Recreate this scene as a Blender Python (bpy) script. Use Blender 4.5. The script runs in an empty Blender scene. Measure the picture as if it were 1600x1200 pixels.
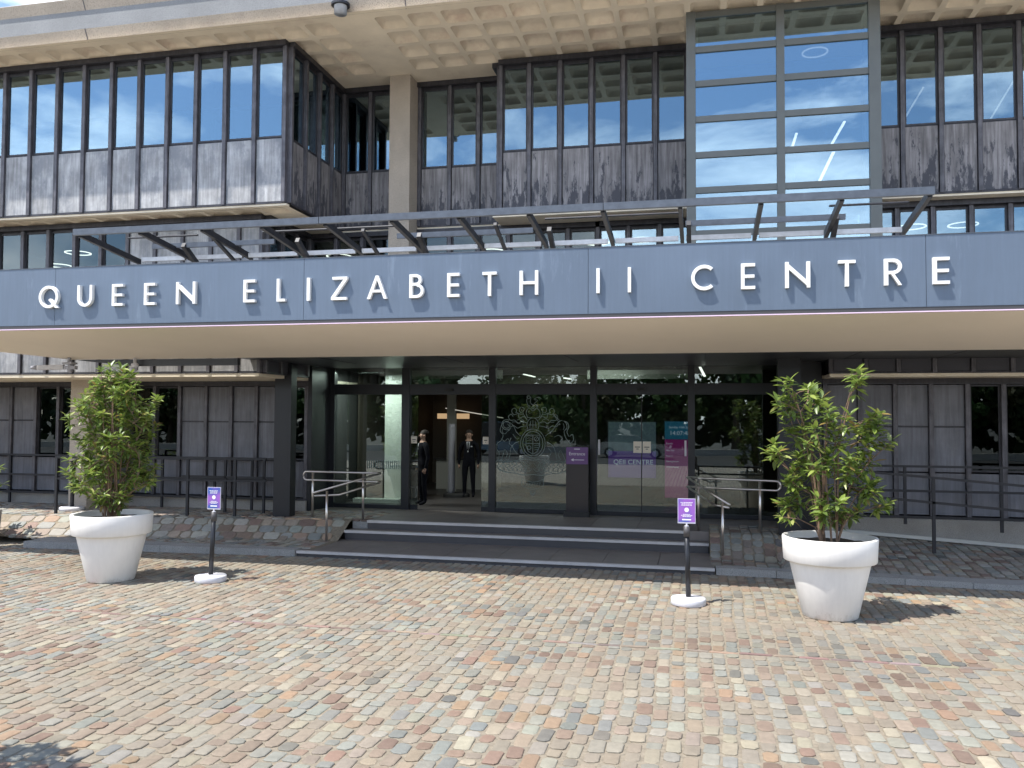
import bpy, bmesh, math, random
from mathutils import Vector, Matrix, noise
R = math.radians
rnd = random.Random(7)
sc = bpy.context.scene
C = sc.collection

# ------------------------------------------------------------ camera
F, YAW, PIT, ROL, H = 1320.0, R(12.5), R(2.2), R(0.3), 2.5
f = Vector((-math.sin(YAW)*math.cos(PIT), math.cos(YAW)*math.cos(PIT), math.sin(PIT)))
r0 = Vector((math.cos(YAW), math.sin(YAW), 0)); u0 = r0.cross(f)
rr = r0*math.cos(ROL)+u0*math.sin(ROL); uu = -r0*math.sin(ROL)+u0*math.cos(ROL)
cam = bpy.data.cameras.new('camera'); co = bpy.data.objects.new('camera', cam); C.objects.link(co)
M = Matrix.Identity(4)
for i in range(3):
    M[i][0], M[i][1], M[i][2] = rr[i], uu[i], -f[i]
M.translation = (0, 0, H)
co.matrix_world = M
cam.sensor_width = 36; cam.lens = 36*F/1600; cam.clip_start = .1; cam.clip_end = 900
sc.camera = co

# ------------------------------------------------------------ light
SUN = Vector((-0.38, -0.30, 1.0)).normalized()
w = bpy.data.worlds.new('World'); sc.world = w; w.use_nodes = True
nt = w.node_tree; nt.nodes.clear()
def N(nt, t, **k):
    n = nt.nodes.new(t)
    for a, b in k.items(): setattr(n, a, b)
    return n
sky = N(nt, 'ShaderNodeTexSky', sky_type='NISHITA', sun_disc=False)
sky.sun_elevation = math.asin(SUN.z); sky.sun_rotation = math.atan2(SUN.x, SUN.y)
sky.air_density = 1.0; sky.dust_density = 0.6; sky.ozone_density = 2.0
tc = N(nt, 'ShaderNodeTexCoord')
mp = N(nt, 'ShaderNodeMapping'); mp.inputs['Scale'].default_value = (1, 1, 2.6); mp.inputs['Location'].default_value = (.35, .2, .1)
n1 = N(nt, 'ShaderNodeTexNoise'); n1.inputs['Scale'].default_value = 3.1; n1.inputs['Detail'].default_value = 9; n1.inputs['Roughness'].default_value = .58
n1.inputs['Distortion'].default_value = .35
rp = N(nt, 'ShaderNodeValToRGB'); rp.color_ramp.elements[0].position = .49; rp.color_ramp.elements[1].position = .72
mx = N(nt, 'ShaderNodeMixRGB'); mx.inputs[2].default_value = (12, 12.4, 13, 1)
bg = N(nt, 'ShaderNodeBackground'); bg.inputs[1].default_value = 0.15
out = N(nt, 'ShaderNodeOutputWorld')
nt.links.new(tc.outputs['Generated'], mp.inputs[0]); nt.links.new(mp.outputs[0], n1.inputs[0]); 
sxyz = N(nt, 'ShaderNodeSeparateXYZ'); nt.links.new(tc.outputs['Generated'], sxyz.inputs[0])
mre = N(nt, 'ShaderNodeMapRange'); mre.inputs['From Min'].default_value = .05; mre.inputs['From Max'].default_value = .55; mre.inputs['To Min'].default_value = .12; mre.inputs['To Max'].default_value = -.05
nt.links.new(sxyz.outputs['Z'], mre.inputs[0]); adn = N(nt, 'ShaderNodeMath', operation='ADD'); nt.links.new(n1.outputs[0], adn.inputs[0]); nt.links.new(mre.outputs[0], adn.inputs[1])
nt.links.new(adn.outputs[0], rp.inputs[0])
nt.links.new(rp.outputs[0], mx.inputs[0]); nt.links.new(sky.outputs[0], mx.inputs[1]); nt.links.new(mx.outputs[0], bg.inputs[0]); nt.links.new(bg.outputs[0], out.inputs[0])
sl = bpy.data.lights.new('sun', 'SUN'); sl.energy = 4.3; sl.angle = R(.55); sl.color = (1, .955, .88)
so = bpy.data.objects.new('sun', sl); C.objects.link(so); so.rotation_euler = SUN.to_track_quat('Z', 'Y').to_euler()
sc.view_settings.view_transform = 'Standard'; sc.view_settings.look = 'None'; sc.view_settings.gamma = 1
sc.view_settings.exposure = 0.80; sc.view_settings.use_curve_mapping = False
sc.cycles.max_bounces = 8; sc.cycles.transparent_max_bounces = 16; sc.cycles.use_denoising = True
sc.cycles.caustics_reflective = False; sc.cycles.caustics_refractive = False
sc.cycles.sample_clamp_indirect = 6

# ------------------------------------------------------------ materials
def mat(name, col=(.5, .5, .5), rough=.6, metal=0, spec=.5, var=0, vscale=3, bump=0, bscale=60, stretch=(1, 1, 1), streak=0, coat=0,
        dark=None, dark_lo=.5, dark_hi=.62, dark_scale=(2, 2, .8), emit=None, estr=0, attr=None, speck=None, speck_scale=180, coords='Object', detail=6, trans=0, zg=None):
    m = bpy.data.materials.new(name); m.use_nodes = True; t = m.node_tree; b = t.nodes['Principled BSDF']
    b.inputs['Base Color'].default_value = (*col, 1); b.inputs['Roughness'].default_value = rough; b.inputs['Metallic'].default_value = metal
    b.inputs['Specular IOR Level'].default_value = spec; b.inputs['Coat Weight'].default_value = coat
    if emit: b.inputs['Emission Color'].default_value = (*emit, 1); b.inputs['Emission Strength'].default_value = estr
    g = N(t, 'ShaderNodeTexCoord'); geo = N(t, 'ShaderNodeNewGeometry')
    pos = geo.outputs['Position']
    cur = None
    if attr:
        a = N(t, 'ShaderNodeAttribute', attribute_name=attr); cur = a.outputs['Color']
    def mixin(fac, c2, mode='MIX'):
        nonlocal cur
        x = N(t, 'ShaderNodeMixRGB', blend_type=mode)
        if isinstance(fac, (int, float)): x.inputs[0].default_value = fac
        else: t.links.new(fac, x.inputs[0])
        if cur is None: x.inputs[1].default_value = (*col, 1)
        else: t.links.new(cur, x.inputs[1])
        if isinstance(c2, tuple): x.inputs[2].default_value = (*c2, 1)
        else: t.links.new(c2, x.inputs[2])
        cur = x.outputs[0]
    def tex(scale, st=(1, 1, 1), det=detail, ro=.6):
        mpn = N(t, 'ShaderNodeMapping'); mpn.inputs['Scale'].default_value = st; t.links.new(pos, mpn.inputs[0])
        n = N(t, 'ShaderNodeTexNoise'); n.inputs['Scale'].default_value = scale; n.inputs['Detail'].default_value = det; n.inputs['Roughness'].default_value = ro
        t.links.new(mpn.outputs[0], n.inputs[0]); return n.outputs[0]
    def ramp(o, lo, hi, a=(0, 0, 0), bb=(1, 1, 1)):
        q = N(t, 'ShaderNodeValToRGB'); q.color_ramp.elements[0].position = lo; q.color_ramp.elements[1].position = hi
        q.color_ramp.elements[0].color = (*a, 1); q.color_ramp.elements[1].color = (*bb, 1); t.links.new(o, q.inputs[0]); return q.outputs[0]
    if var:
        mixin(1.0, ramp(tex(vscale, stretch), .28, .75, (1-var,)*3, (1+var,)*3), 'MULTIPLY')
    if streak:
        mixin(1.0, ramp(tex(1, (22, 22, 1.3)), .3, .75, (1-streak,)*3, (1+streak,)*3), 'MULTIPLY')
    if dark:
        dn_ = tex(1, dark_scale, 9, .72)
        if zg:  # runs and splashes collect below a height: (z, gain)
            sp_ = N(t, 'ShaderNodeSeparateXYZ'); t.links.new(pos, sp_.inputs[0]); s1 = N(t, 'ShaderNodeMath', operation='SUBTRACT'); s1.inputs[0].default_value = zg[0]; t.links.new(sp_.outputs['Z'], s1.inputs[1])
            s2 = N(t, 'ShaderNodeMath', operation='MULTIPLY_ADD'); s2.inputs[1].default_value = zg[1]; t.links.new(s1.outputs[0], s2.inputs[0]); t.links.new(dn_, s2.inputs[2]); dn_ = s2.outputs[0]
        mixin(ramp(dn_, dark_lo, dark_hi), dark)
    if speck:
        mixin(ramp(tex(speck_scale, det=2), .5, .66), speck)
    if cur is not None: t.links.new(cur, b.inputs['Base Color'])
    if bump:
        bn = N(t, 'ShaderNodeBump'); bn.inputs['Strength'].default_value = bump; bn.inputs['Distance'].default_value = .01
        t.links.new(tex(bscale, det=4), bn.inputs['Height']); t.links.new(bn.outputs[0], b.inputs['Normal'])
    if trans:
        b.inputs['Transmission Weight'].default_value = 0
        tr = N(t, 'ShaderNodeBsdfTranslucent'); ms = N(t, 'ShaderNodeMixShader'); ms.inputs[0].default_value = trans
        if cur is not None: t.links.new(cur, tr.inputs[0])
        else: tr.inputs[0].default_value = (*[min(1, c*1.6) for c in col], 1)
        t.links.new(b.outputs[0], ms.inputs[1]); t.links.new(tr.outputs[0], ms.inputs[2]); t.links.new(ms.outputs[0], t.nodes['Material Output'].inputs[0])
    return m
def glass(name, refl, tint, refl_col=(1, 1, 1), fres=.9, wob=0.0):
    m = bpy.data.materials.new(name); m.use_nodes = True; t = m.node_tree; t.nodes.clear()
    lw = N(t, 'ShaderNodeLayerWeight'); lw.inputs[0].default_value = .25
    mr = N(t, 'ShaderNodeMapRange'); mr.inputs['To Min'].default_value = refl; mr.inputs['To Max'].default_value = fres
    gl = N(t, 'ShaderNodeBsdfGlossy'); gl.inputs['Roughness'].default_value = .0; gl.inputs[0].default_value = (*refl_col, 1)
    tr = N(t, 'ShaderNodeBsdfTransparent'); tr.inputs[0].default_value = (*tint, 1)
    ms = N(t, 'ShaderNodeMixShader'); o = N(t, 'ShaderNodeOutputMaterial')
    t.links.new(lw.outputs['Facing'], mr.inputs[0]); t.links.new(mr.outputs[0], ms.inputs[0])
    t.links.new(tr.outputs[0], ms.inputs[1]); t.links.new(gl.outputs[0], ms.inputs[2]); t.links.new(ms.outputs[0], o.inputs[0])
    if wob:
        geo = N(t, 'ShaderNodeNewGeometry'); n = N(t, 'ShaderNodeTexNoise'); n.inputs['Scale'].default_value = 1.1; n.inputs['Detail'].default_value = 1
        bn = N(t, 'ShaderNodeBump'); bn.inputs['Strength'].default_value = wob; bn.inputs['Distance'].default_value = .02
        t.links.new(geo.outputs['Position'], n.inputs[0]); t.links.new(n.outputs[0], bn.inputs['Height']); t.links.new(bn.outputs[0], gl.inputs['Normal'])
    return m
m_lead = mat('lead', (.25, .24, .25), .62, .15, var=.25, vscale=2.2, streak=.5, dark=(.07, .072, .088), zg=(7.05, .16), dark_lo=.52, dark_hi=.57, dark_scale=(7, 7, 1.8), bump=.25, bscale=40)
m_lead_pale = mat('lead_pale', (.43, .43, .435), .68, .8, var=.28, vscale=2.6, streak=.28, dark=(.28, .29, .31), dark_lo=.48, dark_hi=.62, dark_scale=(2.2, 2.2, 1.2), bump=.2, bscale=35)
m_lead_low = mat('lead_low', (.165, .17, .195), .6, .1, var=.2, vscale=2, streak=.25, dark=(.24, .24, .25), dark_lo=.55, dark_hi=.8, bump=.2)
m_bronze = mat('bronze_frame', (.052, .051, .06), .45, .3, var=.3, vscale=5, streak=.3)
m_fin = mat('weathered_fin', (.115, .112, .128), .5, .2, var=.35, vscale=6, streak=.45)
m_tower = mat('tower_frame', (.135, .145, .14), .45, .2, var=.08)
m_black = mat('black_frame', (.016, .018, .023), .38, .1, var=.1)
m_conc = mat('tan_concrete', (.50, .44, .37), .9, var=.16, vscale=1.4, bump=.5, bscale=120, speck=(.30, .25, .21), speck_scale=70, dark=(.36, .31, .27), dark_lo=.55, dark_hi=.85)
m_cream = mat('cream_soffit', (.86, .77, .62), .9, var=.14, vscale=.9, bump=.25, bscale=90, dark=(.62, .50, .40), dark_lo=.55, dark_hi=.9, dark_scale=(1, 1, 1))
m_coffer = mat('coffer_concrete', (.80, .71, .57), .9, var=.2, vscale=1.2, bump=.35, bscale=80, dark=(.56, .41, .33), dark_lo=.52, dark_hi=.8, dark_scale=(1.3, 1.3, 1.3))
m_agg = mat('shaded_aggregate', (.30, .31, .32), .95, var=.15, vscale=1.2, bump=.8, bscale=130, speck=(.16, .16, .17), speck_scale=120)  # aggregate of the beam face, with its sky-lit shade put into the blue-grey
m_base = mat('upstand_concrete', (.34, .325, .30), .9, var=.2, vscale=2, bump=.4, bscale=100, speck=(.2, .19, .18), speck_scale=90)
m_fascia = mat('slate_blue_paint', (.135, .175, .235), .45, .3, var=.09, vscale=.55, streak=.05, dark=(.20, .25, .32), dark_lo=.6, dark_hi=.75, dark_scale=(3, 3, .5), bump=.04, bscale=1.5)
m_beige = mat('beige_soffit', (.90, .82, .72), .8, var=.05, vscale=.5)
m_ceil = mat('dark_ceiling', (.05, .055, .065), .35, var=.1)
m_steel = mat('galvanised', (.11, .125, .15), .45, .5, var=.2, vscale=8)
m_steel_dk = mat('rusty_dark_steel', (.032, .034, .042), .5, .3, var=.4, vscale=10, dark=(.10, .055, .04), dark_lo=.6, dark_hi=.75, dark_scale=(6, 6, 6))
m_steel_lt = mat('bright_steel', (.42, .45, .50), .45, .4, var=.15, vscale=9)
m_stain = mat('stainless', (.62, .58, .55), .28, .95, var=.05)
m_rail = mat('black_rail', (.02, .021, .026), .5, .2)
m_white = mat('white_letter', (.86, .86, .85), .5)
m_pot = mat('white_planter', (.80, .78, .75), .45, var=.05, vscale=2.2, streak=.03, dark=(.50, .46, .40), zg=(.10, 1.6), dark_lo=.56, dark_hi=.85, dark_scale=(9, 9, 5), bump=.03, bscale=10)
m_soil = mat('soil', (.05, .035, .025), .95, var=.5, vscale=30, bump=1, bscale=60)
m_leaf = mat('leaf', (.10, .175, .035), .34, spec=.6, attr='col', trans=.36)
m_stem = mat('stem', (.20, .13, .085), .8, var=.3, vscale=10)
m_sett = mat('sett_stone', (.4, .4, .4), .82, attr='col', var=.14, vscale=14, bump=.45, bscale=55, speck=None)
m_floor = mat('dark_pavers', (.20, .175, .16), .55, var=.14, vscale=2.5, bump=.1, bscale=80)
m_riser = mat('riser', (.066, .064, .068), .5, var=.1)
m_nose = mat('nosing', (.52, .50, .49), .6, var=.12, vscale=3, bump=.2)
m_kerb = mat('granite_kerb', (.33, .33, .32), .85, var=.15, vscale=4, speck=(.15, .15, .15), speck_scale=120, bump=.4, bscale=90)
m_room = mat('dark_room', (.05, .05, .05), .8)
m_roomw = mat('lobby_wall', (.09, .075, .06), .7, var=.1)
m_roomf = mat('lobby_floor', (.07, .065, .065), .4)
m_lobbyceil = mat('lobby_ceiling', (.42, .42, .38), .7)
m_up_glass = glass('reflective_glazing', .24, (.55, .6, .62), (.64, .86, 1.0), .9, .05)
m_tw_glass = glass('tower_glazing', .30, (.6, .65, .68), (.64, .86, 1.0), .9, .04)
m_lo_glass = glass('door_glass', .09, (.62, .68, .66), (.9, .97, .95), .9, .04)
m_gnd_glass = m_dim_glass = glass('dim_glazing', .05, (.6, .66, .66), (.8, .92, 1.0), .28, .05)
m_gnd_glass = glass('ground_glass', .05, (.3, .33, .33), (.85, .93, .9), .5, .08)
m_ring = mat('ring_glow', (1, 1, 1), emit=(1, .96, .85), estr=1.9)
m_strip = mat('strip_glow', (1, 1, 1), emit=(1, .96, .88), estr=1.8)
m_strip_dim = mat('dim_strip_glow', (.8, .8, .8), emit=(1, .96, .88), estr=.45)
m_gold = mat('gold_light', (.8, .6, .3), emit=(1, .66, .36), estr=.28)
m_etch = mat('etched_glass', (.20, .26, .245), .7)
m_paper = mat('paper', (.72, .66, .56), .8)
m_ink = mat('ink', (.03, .03, .03), .8)
m_grey_pl = mat('grey_plastic', (.34, .34, .38), .45)
m_ltgrey = mat('light_base', (.62, .62, .66), .6, var=.08, vscale=8)
m_suit = mat('dark_suit', (.006, .0065, .010), .9, spec=.15)
m_skin = mat('skin', (.36, .23, .17), .6)
m_shirt = mat('shirt', (.42, .44, .47), .8)
m_hair = mat('hair', (.02, .015, .012), .8)
m_lobbywhite = mat('white_wall', (.82, .86, .80), .7)

# ------------------------------------------------------------ helpers
WL = {}
def link(name, data, parent=None, loc=(0, 0, 0), mt=None):
    o = bpy.data.objects.new(name, data); C.objects.link(o)
    loc = Vector(loc)
    if parent is not None:
        o.parent = parent; o.location = loc-WL[parent]
    else: o.location = loc
    WL[o] = loc
    if mt is not None and data is not None and not data.materials: data.materials.append(mt)
    return o
def tag(o, label=None, cat=None, group=None, kind=None):
    if label: o['label'] = label
    if cat: o['category'] = cat
    if group: o['group'] = group
    if kind: o['kind'] = kind
    return o
def thing(name, loc, label, cat, group=None):
    return tag(link(name, None, None, loc), label, cat, group)
def mesh(name, V, Fc, mt=None, smooth=False, cols=None):
    me = bpy.data.meshes.new(name); me.from_pydata(V, [], Fc)
    if mt: me.materials.append(mt)
    if smooth: me.polygons.foreach_set('use_smooth', [True]*len(me.polygons))
    if cols is not None:
        a = me.color_attributes.new('col', 'FLOAT_COLOR', 'POINT'); a.data.foreach_set('color', [x for c in cols for x in (*c, 1)])
    me.update(); return me
class MB:
    def __init__(s): s.V = []; s.F = []; s.cols = []
    def add(s, V, Fc, col=None):
        n = len(s.V); s.V += [tuple(v) for v in V]; s.F += [tuple(i+n for i in q) for q in Fc]
        if col is not None: s.cols += [col]*len(V)
    def box(s, x0, x1, y0, y1, z0, z1):
        V = [(x, y, z) for z in (z0, z1) for y in (y0, y1) for x in (x0, x1)]
        s.add(V, [(0, 2, 3, 1), (4, 5, 7, 6), (0, 1, 5, 4), (2, 6, 7, 3), (0, 4, 6, 2), (1, 3, 7, 5)])
    def beam(s, a, b, w, h, up=(0, 0, 1)):
        a = Vector(a); b = Vector(b); d = (b-a).normalized(); u = Vector(up); r = d.cross(u).normalized(); u = r.cross(d)
        V = [p+r*sx*w/2+u*sz*h/2 for p in (a, b) for sx, sz in ((-1, -1), (1, -1), (1, 1), (-1, 1))]
        s.add(V, [(0, 1, 2, 3), (7, 6, 5, 4), (0, 4, 5, 1), (1, 5, 6, 2), (2, 6, 7, 3), (3, 7, 4, 0)])
    def tube(s, pts, r, n=8, r2=None, caps=True):
        pts = [Vector(p) for p in pts]; rings = []; m = len(pts)
        up = Vector((0, 0, 1))
        for i, p in enumerate(pts):
            d = (pts[min(i+1, m-1)]-pts[max(i-1, 0)]).normalized()
            a = d.cross(up if abs(d.z) < .95 else Vector((0, 1, 0))).normalized(); b = a.cross(d)
            q = r if r2 is None else r+(r2-r)*i/(m-1)
            rings.append([p+(a*math.cos(t)+b*math.sin(t))*q for t in [2*math.pi*k/n for k in range(n)]])
        V = [v for g in rings for v in g]; Fc = []
        for i in range(m-1):
            for k in range(n): Fc.append((i*n+k, i*n+(k+1) % n, (i+1)*n+(k+1) % n, (i+1)*n+k))
        if caps: Fc += [tuple(range(n))[::-1], tuple(range((m-1)*n, m*n))]
        s.add(V, Fc)
    def lathe(s, prof, cx=0, cy=0, n=48, closed=True):
        V = []; Fc = []
        for r, z in prof: V += [(cx+r*math.cos(2*math.pi*k/n), cy+r*math.sin(2*math.pi*k/n), z) for k in range(n)]
        for i in range(len(prof)-1):
            for k in range(n): Fc.append((i*n+k, i*n+(k+1) % n, (i+1)*n+(k+1) % n, (i+1)*n+k))
        if closed: Fc += [tuple(range(n))[::-1], tuple(range((len(prof)-1)*n, len(prof)*n))]
        s.add(V, Fc)
    def mesh(s, name, mt, smooth=False): return mesh(name, s.V, s.F, mt, smooth, s.cols or None)
    def obj(s, name, mt, parent=None, smooth=False, at=None):
        # put the origin at the mesh's own base centre
        xs, ys, zs = zip(*s.V)
        c = Vector(at) if at is not None else Vector(((min(xs)+max(xs))/2, (min(ys)+max(ys))/2, min(zs)))
        s.V = [(v[0]-c.x, v[1]-c.y, v[2]-c.z) for v in s.V]
        return link(name, s.mesh(name, mt, smooth), parent, c)
BOX = {}
def box(name, mt, parent, x0, x1, y0, y1, z0, z1, bev=0):
    dx, dy, dz = x1-x0, y1-y0, z1-z0
    k = (name, mt.name, round(dx, 3), round(dy, 3), round(dz, 3), bev)
    if k not in BOX:
        bm = bmesh.new(); bmesh.ops.create_cube(bm, size=1); bmesh.ops.scale(bm, vec=(k[2], k[3], k[4]), verts=bm.verts)
        if bev: bmesh.ops.bevel(bm, geom=bm.edges, offset=bev, segments=1, affect='EDGES')
        me = bpy.data.meshes.new(name); bm.to_mesh(me); bm.free(); me.materials.append(mt); BOX[k] = me
    return link(name, BOX[k], parent, ((x0+x1)/2, (y0+y1)/2, (z0+z1)/2))

# ------------------------------------------------------------ ground
def base_mat():
    m = mat('plaza_joint_grit', (.24, .205, .155), .95, var=.3, vscale=25, bump=.6, bscale=150); t = m.node_tree; b = t.nodes['Principled BSDF']
    src = b.inputs['Base Color'].links[0].from_socket
    geo = N(t, 'ShaderNodeNewGeometry'); mpn = N(t, 'ShaderNodeMapping'); mpn.inputs['Rotation'].default_value = (0, 0, R(90))
    br = N(t, 'ShaderNodeTexBrick'); br.inputs['Scale'].default_value = 1; br.inputs['Brick Width'].default_value = .21; br.inputs['Row Height'].default_value = .141
    br.inputs['Mortar Size'].default_value = .012; br.inputs['Color1'].default_value = (.36, .32, .27, 1); br.inputs['Color2'].default_value = (.48, .43, .37, 1); br.inputs['Mortar'].default_value = (.12, .1, .08, 1)
    t.links.new(geo.outputs['Position'], mpn.inputs[0]); t.links.new(mpn.outputs[0], br.inputs[0])
    sx = N(t, 'ShaderNodeSeparateXYZ'); t.links.new(geo.outputs['Position'], sx.inputs[0])
    lt = N(t, 'ShaderNodeMath', operation='LESS_THAN'); lt.inputs[1].default_value = 4.6; t.links.new(sx.outputs['Y'], lt.inputs[0])
    x = N(t, 'ShaderNodeMixRGB'); t.links.new(lt.outputs[0], x.inputs[0]); t.links.new(src, x.inputs[1]); t.links.new(br.outputs[0], x.inputs[2]); t.links.new(x.outputs[0], b.inputs['Base Color'])
    return m
m_grit = base_mat()
plaza = link('plaza', mesh('plaza', [(-300, -9, -.0105), (300, -9, -.0105), (300, 60, -.0105), (-300, 60, -.0105)], [(0, 1, 2, 3)], m_grit)); tag(plaza, kind='structure')

PAL = [((.42, .42, .375), 5), ((.34, .365, .355), 6), ((.26, .29, .30), 2.2), ((.42, .335, .27), 6), ((.46, .31, .21), 2.0), ((.50, .455, .365), 3.6), ((.28, .185, .15), 2.0), ((.34, .225, .18), 2.4), ((.17, .18, .185), .7), ((.37, .32, .275), 5), ((.44, .43, .40), 3)]
PT = sum(p[1] for p in PAL)
def sett_col(k=1.0, sat=1.0):
    r = rnd.random()*PT
    for c, wgt in PAL:
        r -= wgt
        if r <= 0: break
    q = rnd.uniform(.86, 1.14)*k
    c = (c[0]*1.03, c[1]*1.0, c[2]*.92); g = sum(c)/3
    return tuple(min(.85, (g+(x-g)*sat)*q*rnd.uniform(.97, 1.03)) for x in c)
def sett_geo(x, y, wx, ly, zf, rot=0, thick=.05, bulge=.006):
    """rounded stone block: returns verts, faces; top follows zf"""
    hw, hl = wx/2, ly/2; ch = min(hw, hl)*rnd.uniform(.28, .55)
    P = [(-hw+ch, -hl), (hw-ch, -hl), (hw, -hl+ch), (hw, hl-ch), (hw-ch, hl), (-hw+ch, hl), (-hw, hl-ch), (-hw, -hl+ch)]
    P = [(a+rnd.uniform(-.006, .006), b+rnd.uniform(-.006, .006)) for a, b in P]
    c, s = math.cos(rot), math.sin(rot); dz = rnd.uniform(-.004, .004); tx, ty = rnd.uniform(-.03, .03), rnd.uniform(-.03, .03)
    V = []
    for kk, (sc_, dzz) in enumerate(((1.0, -thick), (1.0, -.006), (.91, -.0015), (.62, bulge*.2))):
        for a, b in P:
            a2, b2 = a*sc_, b*sc_
            X, Y = x+a2*c-b2*s, y+a2*s+b2*c
            V.append((X, Y, zf(X, Y)+dz+dzz+(a2*tx+b2*ty)*(kk > 0)))
    Fc = []
    for k in range(3):
        for i in range(8): Fc.append((k*8+i, k*8+(i+1) % 8, (k+1)*8+(i+1) % 8, (k+1)*8+i))
    Fc.append(tuple(range(24, 32)))
    return V, Fc
mass = MB(); cand = []
flat = lambda x, y: 0.0
PX = .141
k0 = int(-16.5/PX)
def in_view(x, y): return -1.02*y-0.9 < x < .42*y+1.0 or y > 12.5
for k in range(k0, int(9.5/PX)):
    xc = k*PX+PX/2
    for (ya, yb) in ((4.6, 9.36), (9.44, 14.05)):
        y = ya+rnd.uniform(-.1, 0)*(ya < 5)
        while y < yb-.06:
            ly = rnd.choice((.13, .16, .18, .20, .22, .24, .27))*rnd.uniform(.92, 1.08)
            if y+ly > yb-.07: ly = yb-y
            yc = y+ly/2
            if in_view(xc, yc):
                wob = .02*math.sin(yc*1.1+xc*.5)+.01*math.sin(yc*2.7-xc)
                # leftover wear: slightly warmer, dustier patches
                dn = noise.noise(Vector((xc*.35, yc*.35, 3)))
                col = sett_col(.545+.2*dn, .95)
                dst = noise.noise(Vector((xc*.8, yc*.8, 9)))
                dq = min(.6, max(.12, .3+dst)); col = tuple(a*(1-dq)+b*dq for a, b in zip(col, (.245, .21, .16)))
                V, Fc = sett_geo(xc+wob+rnd.uniform(-.004, .004), yc, PX-rnd.uniform(.012, .034), ly-rnd.uniform(.014, .030), flat, rnd.uniform(-.03, .03))
                near = (yc > 5.0) and (-.93*yc < xc < .335*yc) and yc*.976-xc*.216 < 8.2
                cand.append((yc*.976-xc*.216 if near else 99, xc, yc, V, Fc, col))
            y += ly
cand.sort(key=lambda c: c[0])
for i, (d, xc, yc, V, Fc, col) in enumerate(cand):
    if i < 300 and d < 90:
        V2 = [(a-xc, b-yc, z) for a, b, z in V]
        link('sett', mesh('sett', V2, Fc, m_sett, False, [col]*len(V)), plaza, (xc, yc, 0))
    else: mass.add(V, Fc, col)
sm = mass.obj('sett_paving', m_sett, plaza); tag(sm, kind='stuff')
# thin brick-on-edge course crossing the plaza
ec = MB(); x = -13.5
while x < 7:
    l = rnd.uniform(.2, .36)
    V, Fc = sett_geo(x+l/2, 9.40, l-.012, .058, flat, 0, .05, .004); c0 = rnd.choice(((.36, .26, .21), (.42, .31, .25), (.38, .31, .26), (.42, .35, .29), (.3, .22, .19)))
    ec.add(V, Fc, tuple(a*rnd.uniform(.5, .68) for a in c0)); x += l
ec.obj('edging_course', m_sett, plaza); tag(C.objects[-1] if False else bpy.data.objects['edging_course'], kind='stuff')

# raised ground in front of the building
def ybank(x): return 15.0+(x+12)*.145
def zl(x, y):  # left apron: flat strip, bank, terrace
    yb = min(ybank(x), 15.75)
    if y < yb-.62: return .115
    if y < yb: return .115+(y-(yb-.62))/.62*.325
    return .44
def zr(x, y):  # right apron: falls away to the right
    top = .44-.055*max(0, x-1.2)
    bot = .11-.012*max(0, x)
    t = (y-13.95)/(16.3-13.95)
    t = max(0, min(1, t))
    if x < 1.4: t = min(1, max(0, (y-14.9)/.7))
    return bot+(top-bot)*t
def apron(name, x0, x1, y0, y1, zf, skip=None, wide=(.16, .2), k=.85, seed=1):
    m = MB(); nx = int((x1-x0)/.2)+1; ny = int((y1-y0)/.1)+1
    V = [(x0+(x1-x0)*i/nx, y0+(y1-y0)*j/ny, zf(x0+(x1-x0)*i/nx, y0+(y1-y0)*j/ny)-.016) for j in range(ny+1) for i in range(nx+1)]
    Fc = [(j*(nx+1)+i, j*(nx+1)+i+1, (j+1)*(nx+1)+i+1, (j+1)*(nx+1)+i) for j in range(ny) for i in range(nx)]
    m.add(V, Fc); o = link(name, m.mesh(name, m_grit)); tag(o, kind='structure')
    s = MB(); x = x0
    while x < x1-.05:
        wx = rnd.uniform(*wide); y = y0
        while y < y1-.05:
            ly = rnd.uniform(.15, .23); ly = min(ly, y1-y)
            if not (skip and skip(x+wx/2, y+ly/2)) and ly > .05:
                Vv, Ff = sett_geo(x+wx/2, y+ly/2, wx-.02, ly-.02, zf, 0, .04)
                s.add(Vv, Ff, sett_col(k, .65))
            y += ly
        x += wx
    q = s.obj('sett_paving', m_sett, o); tag(q, kind='stuff')
    return o
ap0 = apron('terrace_return', -6.745, -6.425, 15.80, 17.3, lambda x, y: .44, k=.7, wide=(.15, .17))
ap1 = apron('left_terrace', -17.5, -6.75, 14.12, 17.3, zl, lambda x, y: (x > -6.8 and y < 15.45) or (ybank(x)-.6 < y < ybank(x)+.2) or x > -6.42, k=.72)
ap2 = apron('right_ramp', .17, 9.5, 14.12, 16.85, zr, lambda x, y: (x < .16 and y < 15.85), k=.62)
# larger stones of the bank, individually
nb = 0
for row, (ofs, hh) in enumerate(((-.5, .2), (-.3, .2), (-.1, .2), (.09, .17))):
    x = -13.9+row*.1
    while x < (-6.98 if row < 3 else -6.8):
        l = rnd.uniform(.2, .34); yb = ybank(x+l/2)
        if yb+ofs < 17 and x+l < -6.75:
            Vv, Ff = sett_geo(x+l/2, yb+ofs, l-.028, hh-.02, zl, .14, .05, .012)
            cx, cy, cz = x+l/2, yb+ofs, zl(x+l/2, yb+ofs)
            link('bank_stone', mesh('bank_stone', [(a-cx, b-cy, c-cz) for a, b, c in Vv], Ff, m_sett, False, [sett_col(.82, .7)]*len(Vv)), ap1, (cx, cy, cz)); nb += 1
        x += l
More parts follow.
